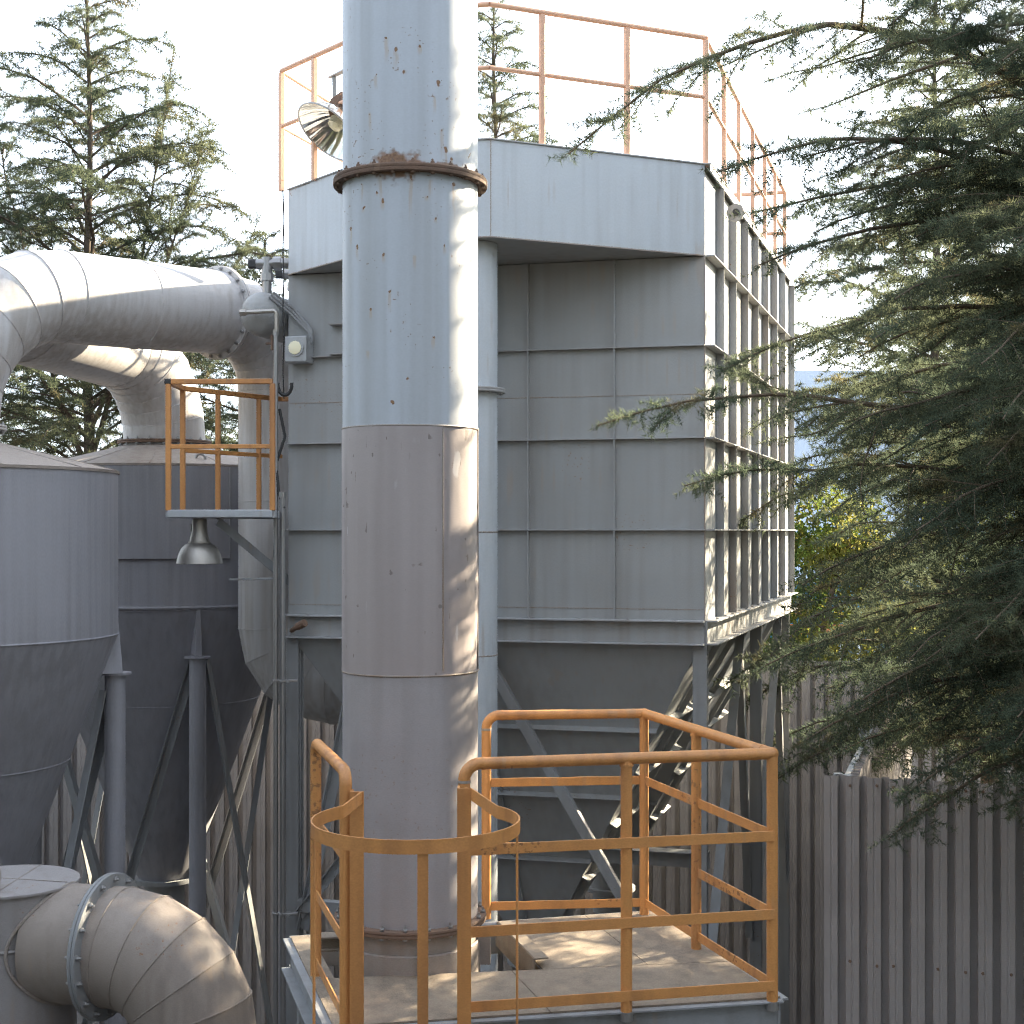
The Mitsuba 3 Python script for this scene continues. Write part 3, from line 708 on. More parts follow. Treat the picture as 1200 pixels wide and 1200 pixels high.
# ================================================================ air tank, pipes, control box on the collector's left
at = thing('air_tank', 'round ended grey air tank mounted along the left wall of the collector', 'tank')
tc = V(-2.31, 13.30, 6.99); tv = np.r_[uR, 0]
prof = [(0.0, -.13), (.06, -.125), (.12, -.10), (.165, -.06), (.195, -.01), (.205, .05), (.205, 3.4), (.16, 3.5), (0, 3.55)]
a = np.linspace(0, 2 * PI, 41)[:-1]
ee = unit(np.cross(tv, V(0, 0, 1)))
part(at, 'shell', rings_mesh([tc + tv * h + max(rr_, .001) * (np.cos(a)[:, None] * ee + np.sin(a)[:, None] * V(0, 0, 1)) for rr_, h in prof]), 'bin_paint', smooth=40)
part(at, 'drain', tube(fillet([tc + V(-.12, -.20, -.02), tc + V(.19, -.24, -.01), tc + V(.19, -.24, -.2)], .03), .020, 10), 'dull_metal')
part(at, 'drain_nut', tube([tc + V(-.145, -.20, -.02), tc + V(-.09, -.205, -.02)], .032, 6), 'dull_metal')
part(at, 'drain_valve', cat(tube([tc + V(.12, -.05, -.2), tc + V(.12, -.05, -.34)], .014, 8), bar(tc + V(.06, -.05, -.28), tc + V(.17, -.05, -.28), .02, .02)), 'rust')
for i in range(6):
    h = .14 + i * .55
    q = tc + tv * h + V(0, 0, .2)
    vk = part(at, 'valve', cat(tube([q, q + V(0, 0, .15)], .042, 14), tube([q + V(0, 0, .12), q + V(0, 0, .19)], .062, 8), tube([q + V(0, 0, .18), q + V(0, 0, .34)], .05, 14), tube([q + V(-.10, 0, .28), q + V(.30, 0, .29)], .046, 14)), 'galvanised')
    part(vk, 'coil', bar(q + V(-.17, 0, .28), q + V(-.10, 0, .28), .075, .08), 'black_rubber')
    part(vk, 'union', tube([q + V(.06, 0, .283), q + V(.13, 0, .285)], .066, 8), 'galvanised')

cb = thing('control_box', 'small grey square box with round cream lens high on the left of the collector front', 'control box')
b0 = F(.115, 6.645, .10)
part(cb, 'box', bar(F(.04, 6.645, .09), F(.245, 6.645, .09), .17, .235, ch=.06), 'leg_paint')
part(cb, 'lens_ring', tube([F(.143, 6.655, .17), F(.143, 6.655, .192)], .078, 28), 'leg_paint')
part(cb, 'lens', tube([F(.143, 6.655, .19), F(.143, 6.655, .2), F(.143, 6.655, .205)], [.062, .06, .03], 24), 'lens_glass')
cb2 = thing('cable_bundle', 'dark cables bending from the air tank down to the control box', 'cable')
for i in range(3):
    o = V(.018 * i, 0, .02 * i)
    part(cb2, 'cable', tube(fillet([tc + V(.1, -.1, .14) + o, F(.05, 6.98, .06) + o, F(.235, 6.80, .07) + o * .6, F(.24, 6.70, .07) + o * .5], .05), .012, 8), 'steel_paint')
cb3 = thing('hanging_cable', 'thin dark cable hanging from the roof rail past the air tank', 'cable')
part(cb3, 'cable', tube([(-2.075, 13.2, z) if i % 2 else (-2.085, 13.2, z) for i, z in enumerate(np.linspace(8.1, 6.2, 8))], .006, 6), 'black_rubber')
part(cb3, 'loop', tube([V(-2.06, 13.15, 6.32) + .09 * V(math.sin(x) * .7, 0, -math.cos(x)) for x in np.linspace(-1.8, 1.8, 12)], .016, 8), 'black_rubber')
part(cb3, 'loop', tube([(-2.10, 13.1, 6.1), (-2.05, 13.1, 5.85), (-2.13, 13.08, 5.6), (-2.10, 13.06, 5.35), (-2.05, 13.05, 5.2)], .014, 8), 'black_rubber')
def conduit(x, y, z1, r_, label):
    k = thing('conduit', label, 'pipe')
    part(k, 'pipe', tube([(x, y, GZ), (x, y, z1)], r_, 12), 'galvanised')
    part(k, 'coupling', tube([(x, y, z1 - .04), (x, y, z1 + .01)], r_ * 1.3, 12), 'galvanised')
    for z in (3.65, 1.55):
        part(k, 'clip', cat(bar((x - .03, y - .01, z), (x + .13, y + .03, z), .05, .02), bolt((x + .06, y - .05, z), (0, -1, 0), .016, .02)), 'galvanised')
conduit(-2.13, 13.08, 6.80, .022, 'long thin grey conduit running from the air tank drain down past the balcony')
conduit(-2.066, 13.06, 5.34, .026, 'shorter brighter conduit beside the long thin one, topped by a coupling')

# ================================================================ foreground platform
pf = thing('platform', 'dusty steel work platform with plate deck round the foot of the chimney', 'platform')
z_d = 2.9
FL, FR, BR, BL = V(-.757, 6.147), V(1.212, 6.54), V(.785, 8.03), V(-1.15, 7.516)
def mixp(a, b, f): return a * (1 - f) + b * f
fl = V(.98, .20); fl = unit(fl)
# plates: a front strip and three behind it to the right
sL, sR = mixp(FL, BL, .475), mixp(FR, BR, .36)
def dplate(poly, name='deck_plate', seed=0, z=z_d):
    q = [up3(p, z) for p in poly]
    part(pf, name, plate(q, .008, 8, .004, seed, .002), 'deck', smooth=25)
m1 = mixp(FL, FR, .47); m2 = mixp(sL, sR, .47)
dplate([FL, m1, m2, sL], seed=1); dplate([m1, FR, sR, m2], seed=2)
H0 = mixp(sL, sR, .545); H1 = mixp(BL, BR, .55)
h0, h1 = mixp(sL, sR, .60), mixp(BL, BR, .60)
k0, k1 = mixp(sL, sR, .80), mixp(BL, BR, .80)
dplate([H0, k0, k1, H1], seed=3); dplate([k0, sR, BR, k1], seed=4)
w0, w1 = mixp(sL, sR, .055), mixp(BL, BR, .055)
dplate([sL, w0, w1, BL], seed=5)
for a, b in ((FL, FR), (FR, BR), (BR, BL), (BL, FL)):
    d = unit(b - a); o = V(d[1], -d[0])
    part(pf, 'edge_beam', cat(bar(up3(a - o * .01, z_d - .085), up3(b - o * .01, z_d - .085), .012, .15), bar(up3(a + o * .012, z_d - .014), up3(b + o * .012, z_d - .014), .05, .010), bar(up3(a + o * .015, z_d - .165), up3(b + o * .015, z_d - .165), .06, .010)), 'steel_paint')
for a, b in ((H0, H1), (w0, w1)):
    part(pf, 'edge_beam', bar(up3(a, z_d - .07), up3(b, z_d - .07), .012, .11), 'deck')
part(pf, 'hole_beam', cat(bar(up3(mixp(H0, H1, .02), z_d + .045), up3(mixp(H0, H1, .8), z_d + .045), .07, .008), bar(up3(mixp(H0, H1, .02) + V(-.035, 0), z_d + .0), up3(mixp(H0, H1, .8) + V(-.035, 0), z_d + .0), .008, .09)), 'deck')
part(pf, 'stub_beam', cat(bar(up3(mixp(w0, w1, .62) + V(-.02, 0), z_d + .07), up3(mixp(w0, w1, .62) + V(.16, .02), z_d + .07), .1, .01), bar(up3(mixp(w0, w1, .62) + V(-.02, 0), z_d + .03), up3(mixp(w0, w1, .62) + V(.16, .02), z_d + .03), .012, .07), bar(up3(mixp(w0, w1, .62) + V(-.02, 0), z_d + .008), up3(mixp(w0, w1, .62) + V(.16, .02), z_d + .008), .1, .01)), 'deck')
for p in (FL + V(.08, .08), FR + V(-.1, .06), BR + V(-.07, -.1), BL + V(.1, -.06)):
    part(pf, 'leg', bar((p[0], p[1], GZ), (p[0], p[1], z_d - .17), .1, .1), 'steel_paint')

# right-hand guard rail
RT = 4.0
O = lambda x, y, z: V(x, y, z)
gr = thing('guard_rail', 'orange tube guard rail boxing in the right half of the work platform', 'guard rail')
q0, q1, q2, q3 = V(-.205, 6.22), V(1.169, 6.516), V(.724, 7.944), V(-.139, 7.86)
rr_ = .026
part(gr, 'top_rail', tube(np.vstack([fillet([up3(q0, z_d + .0), up3(q0, RT), up3(q1, RT)], .07)]), rr_, 16), 'orange_paint', label='orange front top rail with rust bitten patches')
part(gr, 'top_rail', tube(np.vstack([[up3(q1, RT)], [up3(q2, RT)]]), rr_, 16), 'orange_paint')
part(gr, 'top_rail', tube(fillet([up3(q2, RT), up3(q3, RT), up3(q3, z_d)], .07), rr_, 16), 'orange_paint')
for q in (q1, q2):
    part(gr, 'corner_elbow', trimesh.creation.icosphere(3, rr_ * 1.08).apply_translation(up3(q, RT)), 'orange_paint', smooth=True)
for q in (q1, q2, mixp(q0, q1, .515), mixp(q1, q2, .545)):
    part(gr, 'post', tube([up3(q, z_d - (.05 if q is not q2 else 0)), up3(q, RT - .01)], rr_ * .98, 16), 'orange_paint')
for q in (q1, mixp(q0, q1, .515)):
    part(gr, 'post_foot', tube([up3(q, z_d - .05), up3(q, z_d - .01)], rr_ * 1.15, 14), 'galvanised')
def flat(key, a, b, z, h=.046, side=0.0):
    d = unit(b - a); o = V(d[1], -d[0]) * side
    part(key, 'flat_bar', bar(up3(a + o, z), up3(b + o, z), .007, h), 'orange_paint')
for z in (3.635, 3.285, 2.965):
    flat(gr, q0, q1, z, side=.028)
qm = mixp(q1, q2, .545)
flat(gr, q1, qm, 3.635); flat(gr, qm + (q2 - q1) * .02, q2, 3.635); flat(gr, q1, qm, 3.285); flat(gr, q1, q2, 2.965, side=-.0)
flat(gr, q2, q3, 3.635); flat(gr, q2, q3, 3.285); flat(gr, q2, q3, 2.965)
for q, z in ((q0, RT - .075), (q3, RT - .075)):
    part(gr, 'weld_bead', tube([up3(q, z - .006), up3(q, z + .006)], rr_ * 1.09, 16), 'weld')
for q in (mixp(q0, q1, .06), mixp(q0, q1, .94), mixp(q3, q2, .1), mixp(q3, q2, .93), mixp(q1, q2, .06)):
    dd = np.r_[unit(q1 - q0), 0] if abs((q - q0) @ V(-(q1 - q0)[1], (q1 - q0)[0])) < 1e-6 else (np.r_[unit(q2 - q3), 0] if abs((q - q3) @ V(-(q2 - q3)[1], (q2 - q3)[0])) < 1e-6 else np.r_[unit(q2 - q1), 0])
    part(gr, 'weld_bead', tube([up3(q, RT) - dd * .006, up3(q, RT) + dd * .006], rr_ * 1.08, 16), 'orange_paint')
for q in (mixp(q0, q1, .515), mixp(q1, q2, .545)):
    part(gr, 'weld_bead', tube([up3(q, RT - .034), up3(q, RT - .022)], rr_ * 1.2, 14), 'orange_paint')
# left-hand guard rail
gl = thing('guard_rail', 'short orange tube guard rail on the left edge of the work platform', 'guard rail')
l0, l1 = V(-.927, 6.855), V(-.690, 6.02)
part(gl, 'top_rail', tube(fillet([up3(l0, z_d - .1), up3(l0, RT), up3(l1, RT), up3(l1, z_d - .1)], .06), rr_, 16), 'orange_paint')
for z in (3.635, 3.285, 2.965): flat(gl, l0, l1, z)
part(gl, 'hinge', cat(tube([up3(l1, 3.52) + V(.03, 0, 0), up3(l1, 3.58) + V(.03, 0, 0)], .012, 10)), 'orange_paint')

# caged ladder
lc_ = thing('ladder', 'orange caged ladder rising to the front edge of the work platform', 'ladder')
sx0, sx1, sy = V(-.64, 5.98), V(-.20, 6.06), 0
for s in (sx0, sx1):
    part(lc_, 'stile', cat(bar(up3(s, GZ), up3(s, 3.925), .058, .010, up=(0, 1, 0)), bar(up3(s + V(-.024, .03), GZ), up3(s + V(-.024, .03), 3.925), .010, .06, up=(0, 1, 0))), 'orange_paint')
for z in np.arange(GZ + .3, 2.85, .3):
    part(lc_, 'rung', tube([up3(sx0, z), up3(sx1, z)], .011, 8), 'orange_paint')
hc, hr = V(-.36, 5.43), .388
def hoop(z):
    pts = [V(sx0[0] + .02, sx0[1] - .0)] + [hc + hr * V(math.sin(x), -math.cos(x)) for x in np.linspace(-2.25, 2.25, 41)] + [V(sx1[0] + .03, sx1[1] - .0)]
    P_ = np.array(pts)
    t_ = np.gradient(P_, axis=0); t_ /= np.linalg.norm(t_, axis=1, keepdims=True)
    nn = np.stack([t_[:, 1], -t_[:, 0]], 1)
    sec = [(-.003, -.025), (.003, -.025), (.003, .025), (-.003, .025)]
    rings = np.array([[np.r_[p + n_ * sx, z + sz] for sx, sz in sec] for p, n_ in zip(P_, nn)])
    m = rings_mesh(rings); m.fix_normals()
    return m
for z in (3.90, 2.6, 1.3):
    part(lc_, 'cage_hoop', hoop(z), 'orange_paint')
for x in (-1.55, .13, 1.5):
    p = hc + (hr - .008) * V(math.sin(x), -math.cos(x))
    part(lc_, 'cage_bar', bar(up3(p, 1.25), up3(p, 3.875), .038, .007, up=(math.sin(x), -math.cos(x), 0)), 'orange_paint')

# ================================================================ drum and elbow pipe, lower left
dm = thing('drum', 'upright grey steel drum with flat dusty lid in the lower left', 'drum')
dcn = (-3.37, 9.70)
part(dm, 'body', lathe([(.44, z) for z in np.linspace(GZ, 2.645, 14)], dcn, 64, wob=.003), 'drum_paint', smooth=True)
part(dm, 'lid', lathe([(.44, 2.645), (.462, 2.645), (.464, 2.652), (.462, 2.662), (.40, 2.668), (.001, 2.672)], dcn, 64), 'drum_paint')
part(dm, 'lid_seam', bar((dcn[0] - .40, dcn[1] + .1, 2.674), (dcn[0] + .42, dcn[1] - .08, 2.672), .006, .004), 'weld')
part(dm, 'lid_seam', bar((dcn[0] + .05, dcn[1] - .4, 2.674), (dcn[0] + .08, dcn[1] + .42, 2.672), .006, .004), 'weld')
part(dm, 'lifting_lug', tube([V(-3.36, 9.40, 2.74), V(-3.34, 9.40, 2.74)], .085, 20), 'drum_paint')
part(dm, 'rim', ring(dcn, 2.30, .442, .012), 'drum_paint')
ep = thing('elbow_pipe', 'fat dusty tan pipe with bolted flange bending down from the drum', 'pipe')
ed = unit(V(.97, -.24, 0)); ez = 2.275
P0 = V(dcn[0], dcn[1], ez)
fp = P0 + ed * .74
duct(ep, [P0 + ed * .30, fp - ed * .02], .385, 'dust_paint', False, 64)
flange_ring(ep, fp, ed, .385, .085, .022, 16, 'steel_paint')
be = arc_path(fp + ed * .08, ed, V(0, 0, -1), .56, 5)
duct(ep, [fp + ed * .02] + be + [be[-1] - V(0, 0, 3.9)], .385, 'dust_paint', True, 64)
part(ep, 'weld_seam', tube([P0 + ed * math.sqrt(max(0, .45 ** 2 - (.385 * math.sin(x)) ** 2)) + .388 * (math.sin(x) * V(-ed[1], ed[0], 0) + math.cos(x) * V(0, 0, 1)) for x in np.linspace(0, 2 * PI, 49)], .012, 6, False), 'weld')

# ================================================================ fences
def fence(name, p, q, z0, z1, pitch, m, label, sheet_ribs=6, screws=True, valley=.34):
    k = thing(name, label, 'fence')
    p, q = np.asarray(p, float), np.asarray(q, float)
    L_ = np.linalg.norm(q - p); d = (q - p) / L_; n_ = V(d[1], -d[0])
    ns = int(L_ / (pitch * sheet_ribs))
    depth = pitch * .42
    r2 = np.random.default_rng(3)
    sc = []
    for i in range(ns):
        pts = []
        for j in range(sheet_ribs):
            x0 = (i * sheet_ribs + j) * pitch
            for fx, fo in ((0, 0), (.03, 0), (.07, 1), (.33, 1), (.35, .94), (.42, .94), (.44, 1), (.68, 1), (.72, 0.0)):
                pts.append((x0 + fx * pitch, fo * depth))
        pts.append(((i + 1) * sheet_ribs * pitch + .012, 0))
        P_ = np.array([p + d * x + n_ * (o + .003 * (i % 2)) for x, o in pts])
        dz = r2.uniform(-.008, .008)
        lo, hi = np.c_[P_, np.full(len(P_), z0)], np.c_[P_, np.full(len(P_), z1 + dz)]
        v = np.vstack([lo, hi]); m_ = len(P_)
        j = np.arange(m_ - 1)
        f = np.vstack([np.stack([j, j + 1, j + 1 + m_], 1), np.stack([j, j + 1 + m_, j + m_], 1)])
        part(k, 'sheet', tm(v, f), m, smooth=False)
        for j in range(sheet_ribs):
            x = (i * sheet_ribs + j + (.26 if j % 2 else .5)) * pitch
            for zz in (z1 - .06, z1 - 1.27):
                if (j * 7 + i * 3 + int(zz * 10)) % 4:
                    sc.append(bolt(np.r_[p + d * x + n_ * (depth + .003), zz + r2.uniform(-.012, .012)], np.r_[n_, 0], .011, .007))
    for zz in (z1 - .06, z1 - 1.27, z1 - 2.5):
        part(k, 'cross_rail', bar(np.r_[p - n_ * .03, zz], np.r_[q - n_ * .03, zz], .05, .05), 'steel_paint')
    for x in np.arange(.15, L_, 2.4):
        part(k, 'post', bar(np.r_[p + d * x - n_ * .09, GZ], np.r_[p + d * x - n_ * .09, z1 - .02], .06, .06), 'steel_paint')
    if screws: part(k, 'screw', cat(*sc), 'rust', kind='stuff')
    return k
fd = unit(V(.953, -.302))
fence('fence', (2.15, 10.0), V(2.15, 10.0) + fd * 6.2, GZ, 3.33, .1435, 'fence_sheet', 'grey brown corrugated sheet fence at the lower right under the conifer boughs')
fence('fence', (2.34, 10.06), V(2.34, 10.06) + unit(V(.302, .953)) * 10.4, GZ, 3.31, .1435, 'fence_sheet', 'corrugated sheet fence running back from the left end of the grey brown one', screws=False)
fence('fence', (-14, 19.9), (12, 20.6), GZ, 3.18, .19, 'fence_sheet', 'dark corrugated sheet fence at the back, behind the cyclone legs and hopper', screws=False)

# ================================================================ trees
def needles(P_, T_, k, length, width, spread, rg_, forward=.55):
    """k needles fanning from each point of the twigs"""
    n = len(P_)
    P2 = np.repeat(P_, k, 0); T2 = np.repeat(T_, k, 0)
    rd = rg_.normal(size=P2.shape)
    rd -= T2 * (rd * T2).sum(1, keepdims=True)
    rd /= np.linalg.norm(rd, axis=1, keepdims=True) + 1e-9
    d = T2 * (forward + .35 * rg_.uniform(-1, 1, (len(P2), 1))) + rd * spread
    d /= np.linalg.norm(d, axis=1, keepdims=True)
    L_ = length * rg_.uniform(.65, 1.2, (len(P2), 1))
    s = np.cross(d, rg_.normal(size=d.shape)); s /= np.linalg.norm(s, axis=1, keepdims=True) + 1e-9
    off = T2 * rg_.uniform(-.5, .5, (len(P2), 1)) * length * .3
    b = P2 + off
    v = np.stack([b - s * width / 2, b + s * width / 2, b + d * L_], 1).reshape(-1, 3)
    return v

def polyline(p0, d0, length, droop, n, wander, rg_):
    pts = [np.asarray(p0, float)]; d = unit(d0)
    for i in range(n):
        d = unit(d + V(0, 0, -droop / n) + rg_.normal(size=3) * wander)
        pts.append(pts[-1] + d * length / n)
    return np.array(pts)

def resample(pl_, step):
    seg = np.linalg.norm(np.diff(pl_, axis=0), axis=1)
    s = np.r_[0, np.cumsum(seg)]
    x = np.arange(step * .5, s[-1], step)
    i = np.clip(np.searchsorted(s, x) - 1, 0, len(seg) - 1)
    f = ((x - s[i]) / seg[i])[:, None]
    return pl_[i] * (1 - f) + pl_[i + 1] * f, (pl_[i + 1] - pl_[i]) / seg[i][:, None]

def spray(main, r0, rg_, gap, tw_len, sub_gap, sub_len, step, bare=.12, hang=.25, flat_=.42):
    """side twigs and their shoots along a bough; returns wood tubes and needle-bearing points"""
    wood = [(main, np.linspace(r0, .004, len(main)))]
    PP, TT = [], []
    seg = np.linalg.norm(np.diff(main, axis=0), axis=1); s = np.r_[0, np.cumsum(seg)]; L_ = s[-1]
    a, b = resample(main[int(len(main) * .35):], step); PP.append(a); TT.append(b)
    x, side = L_ * bare, 1
    while x < L_ * .985:
        i = min(np.searchsorted(s, x) - 1, len(seg) - 1)
        p = main[i] + (main[i + 1] - main[i]) * (x - s[i]) / seg[i]
        t = (main[i + 1] - main[i]) / seg[i]
        f = x / L_
        lat = unit(np.cross(t, V(0, 0, 1))) * side
        ln = tw_len * (1 - f) ** .7 * min(1.0, .45 + f * 2.2) * rg_.choice([.45, .8, 1.0, 1.3]) * rg_.uniform(.8, 1.15) + .07
        d = unit(lat * rg_.uniform(.6, 1.0) + t * rg_.uniform(.4, .95) + V(0, 0, 1) * rg_.uniform(-flat_, flat_ * .9))
        tw = polyline(p, d, ln, hang * rg_.uniform(.3, 2.6), 5, .09, rg_)
        wood.append((tw, np.linspace(max(.0022, .0045 * ln / .5), .0012, len(tw))))
        a, b = resample(tw, step); PP.append(a); TT.append(b)
        if sub_gap:
            y, s2 = ln * .2, 1
            while y < ln * .95:
                j = min(int(y / ln * 5), 4)
                q = tw[j] + (tw[j + 1] - tw[j]) * (y / ln * 5 - j)
                tt = unit(tw[j + 1] - tw[j])
                la = unit(np.cross(tt, V(0, 0, 1)) + V(0, 0, .001)) * s2
                sl = sub_len * (1 - y / ln) ** .6 * rg_.uniform(.5, 1.25) + .025
                sw = polyline(q, unit(la * .8 + tt * .7 + V(0, 0, rg_.uniform(-.35, .3))), sl, hang * .6, 2, .05, rg_)
                a, b = resample(sw, step); PP.append(a); TT.append(b)
                y += sub_gap * rg_.uniform(.7, 1.3); s2 = -s2
        x += gap * rg_.uniform(.6, 1.4); side = -side
    return wood, np.vstack(PP), np.vstack(TT)

def bough_curve(p0, p1, arch, n=14, tipdrop=.0, rg_=None, wander=.02):
    p0, p1 = np.asarray(p0, float), np.asarray(p1, float)
    t = np.linspace(0, 1, n)[:, None]
    L_ = np.linalg.norm(p1 - p0)
    c = p0 * (1 - t) + p1 * t + V(0, 0, 1) * (arch * 4 * t * (1 - t) - tipdrop * t ** 4)
    if rg_ is not None:
        w = np.cumsum(rg_.normal(size=(n, 3)) * wander * L_ / n ** .5, 0); w -= t * w[-1]
        c += w
    return c

def tree(label, base, height, r_base, boughs, bark, leafmat, rg_, gap, tw_len, sub_gap, sub_len, step, k, nl, nw, spread=1.0, lean=(0, 0), n_tube=5, cat_='tree', group=None, hang=.25, forward=.55, top=None):
    key = thing('conifer_tree', label, cat_, group)
    b = np.asarray(base, float)
    tz = np.linspace(0, height - GZ, 16)
    tp = np.stack([b[0] + lean[0] * tz / height + .04 * np.sin(tz), b[1] + lean[1] * tz / height, tz + GZ], 1)
    part(key, 'trunk', tube(tp, r_base * (1 - .95 * tz / (height - GZ)) + .012, 14), 'bark', smooth=True)
    wood, pts, tan = [], [], []
    for bo in boughs:
        main, r0 = bo
        w, P_, T_ = spray(main, r0, rg_, gap, tw_len(main), sub_gap, sub_len, step, hang=hang)
        wood += w; pts.append(P_); tan.append(T_)
    if top is not None:
        P_, T_ = resample(tp[-4:], step * .5); pts.append(P_); tan.append(T_)
    tubes = [tube(p, r_, n_tube if r_[0] > .006 else 3, False) for p, r_ in wood]
    v = np.vstack([m.vertices for m in tubes]); off = np.cumsum([0] + [len(m.vertices) for m in tubes[:-1]])
    f = np.vstack([m.faces + o for m, o in zip(tubes, off)])
    part(key, 'branches', tm(v, f), bark, smooth=False, kind='stuff')
    nv = needles(np.vstack(pts), np.vstack(tan), k, nl, nw, spread, rg_, forward)
    part(key, 'foliage', tm(nv, np.arange(len(nv)).reshape(-1, 3)), leafmat, smooth=False, kind='stuff')
    return len(nv) // 3

def at(px, py, Y): return V((px - 600) / 1700 * Y, Y, 5 + (622 - py) / 1700 * Y)

# near deodar at the right: its boughs hang in front of the collector and the fence
r1 = np.random.default_rng(21)
TB = V(3.95, 8.6)
def nb(z, tip, arch, drop=0.0, r0=.03): return (bough_curve((TB[0], TB[1], z), tip, arch, 16, drop, r1), r0)
near = [
    nb(6.9, (0.30, 7.7, 7.35), .70, .35, .034),      # long arching bough across the roof rail
    nb(6.5, (1.05, 7.4, 6.95), .38, .12, .03),
    nb(6.3, (1.35, 7.9, 6.55), .30, .10, .028),
    nb(7.4, (1.75, 7.6, 7.55), .25, .10, .03),
    nb(8.3, (2.05, 7.9, 7.85), .20, .10, .026),
    nb(8.0, (1.95, 6.9, 7.75), .25, .2, .026),
    nb(6.1, (1.25, 8.6, 6.10), .25, .15, .026),
    nb(6.0, (1.9, 7.2, 6.30), .22, .15, .026),
    nb(5.35, (0.47, 8.0, 5.64), .22, .06, .030),     # sunlit bough at mid height
    nb(5.1, (1.0, 8.4, 5.34), .16, .08, .024),
    nb(5.6, (1.7, 7.6, 5.7), .15, .2, .026), nb(5.2, (1.95, 7.0, 5.2), .15, .2, .026), nb(4.9, (1.6, 8.0, 4.9), .15, .2, .024),
    nb(4.7, (2.0, 7.3, 4.55), .15, .2, .024), nb(4.5, (1.45, 8.3, 4.28), .18, .05, .026), nb(4.3, (1.75, 7.6, 4.15), .15, .1, .024),
    nb(4.05, (1.6, 7.9, 3.92), .2, .06, .028), nb(3.8, (2.0, 7.4, 3.75), .16, .1, .026), nb(3.7, (2.05, 7.9, 3.42), .2, .1, .026),
    nb(4.4, (2.3, 6.6, 4.3), .15, .15, .024), nb(5.0, (2.3, 6.4, 4.9), .15, .2, .024), nb(5.8, (2.2, 6.5, 5.7), .15, .2, .024), nb(6.6, (2.3, 6.6, 6.5), .15, .2, .024),
    nb(7.2, (2.4, 6.8, 7.1), .15, .2, .024),
    nb(5.9, (2.0, 9.9, 5.9), .2, .2, .026), nb(5.2, (2.2, 10.1, 5.3), .2, .2, .026), nb(4.8, (2.3, 9.4, 4.8), .15, .2, .024),
]
near += [
    nb(4.9, (2.4, 7.6, 4.75), .12, .15, .022), nb(4.6, (2.6, 6.9, 4.45), .12, .15, .022), nb(4.2, (2.35, 7.9, 4.1), .14, .12, .022), nb(3.9, (2.5, 7.0, 3.85), .12, .15, .022),
    nb(3.75, (1.95, 8.5, 3.78), .16, .06, .024),  nb(5.5, (2.5, 7.1, 5.4), .12, .15, .022),
    nb(5.9, (2.6, 7.8, 5.9), .12, .15, .022), nb(6.4, (2.7, 7.3, 6.4), .12, .15, .022), nb(6.8, (2.2, 7.9, 6.75), .15, .15, .024), nb(7.6, (2.3, 8.6, 7.5), .15, .15, .024),
    nb(4.0, (2.0, 9.2, 4.1), .14, .1, .022), nb(4.4, (2.2, 9.5, 4.5), .14, .1, .022), nb(6.2, (2.1, 8.8, 6.2), .14, .15, .022), nb(5.4, (1.9, 8.9, 5.45), .14, .12, .022),
]
near += [nb(6.7, t_, .2, .12, .024) for t_ in ((1.3, 7.9, 6.85), (1.5, 7.5, 7.05), (1.7, 8.2, 6.8), (1.95, 7.7, 6.95))] + [nb(7.6, t_, .18, .15, .024) for t_ in ((2.2, 7.4, 7.65), (2.5, 7.8, 8.0), (2.4, 7.1, 7.45))]
for i in range(44):
    z = r1.uniform(3.85, 6.6)
    tip = V(r1.uniform(2.0, 3.3), r1.uniform(6.5, 8.9), z + r1.uniform(-.35, .15))
    near.append(nb(z + .1, tip, r1.uniform(.05, .2), r1.uniform(.05, .25), .02))
for i in range(16):                                   # the far side of its crown, outside the view
    z = 3.2 + i * .42; a = 2.4 * i
    tip = V(TB[0] + (1.1 + .7 * math.cos(a)) * 1.2, TB[1] + 1.9 * math.sin(a), z - .1)
    near.append(nb(z, tip, .15, .2, .024))
for i in range(10):
    z = 8.6 + i * .42; a = 2.4 * i; Lb = 1.9 - i * .14
    near.append(nb(z, (TB[0] + Lb * math.cos(a), TB[1] + Lb * math.sin(a), z + .1), .12, .1, .02))
n1 = tree('dark conifer at the right whose long boughs hang before the collector and the fence', TB, 13.0, .19, near, 'twig_bark', 'needles_near', r1,
          .075, lambda m: .30 * np.linalg.norm(m[-1] - m[0]) + .06, .07, .20, .026, 9, .045, .0042, n_tube=6)

def ring_boughs(base, h, z0, crown, rg_, n, up_=.12, arch=.1, droop=.15, tops=None):
    out = []
    for i in range(n):
        f = (i + rg_.uniform(0, 1)) / n
        z = z0 + (h - z0) * f ** 1.05
        L_ = crown * (1 - f) ** .7 * rg_.choice([.55, .8, 1.0, 1.25]) * rg_.uniform(.8, 1.15) + .25
        a = 2.39996 * i + rg_.uniform(-.4, .4)
        tip = V(base[0] + L_ * math.cos(a), base[1] + L_ * math.sin(a), z + L_ * (up_ + .35 * f))
        out.append((bough_curve((base[0], base[1], z), tip, arch * L_, 9, droop * L_, rg_, .03), .012 + .018 * L_ / 3))
    return out

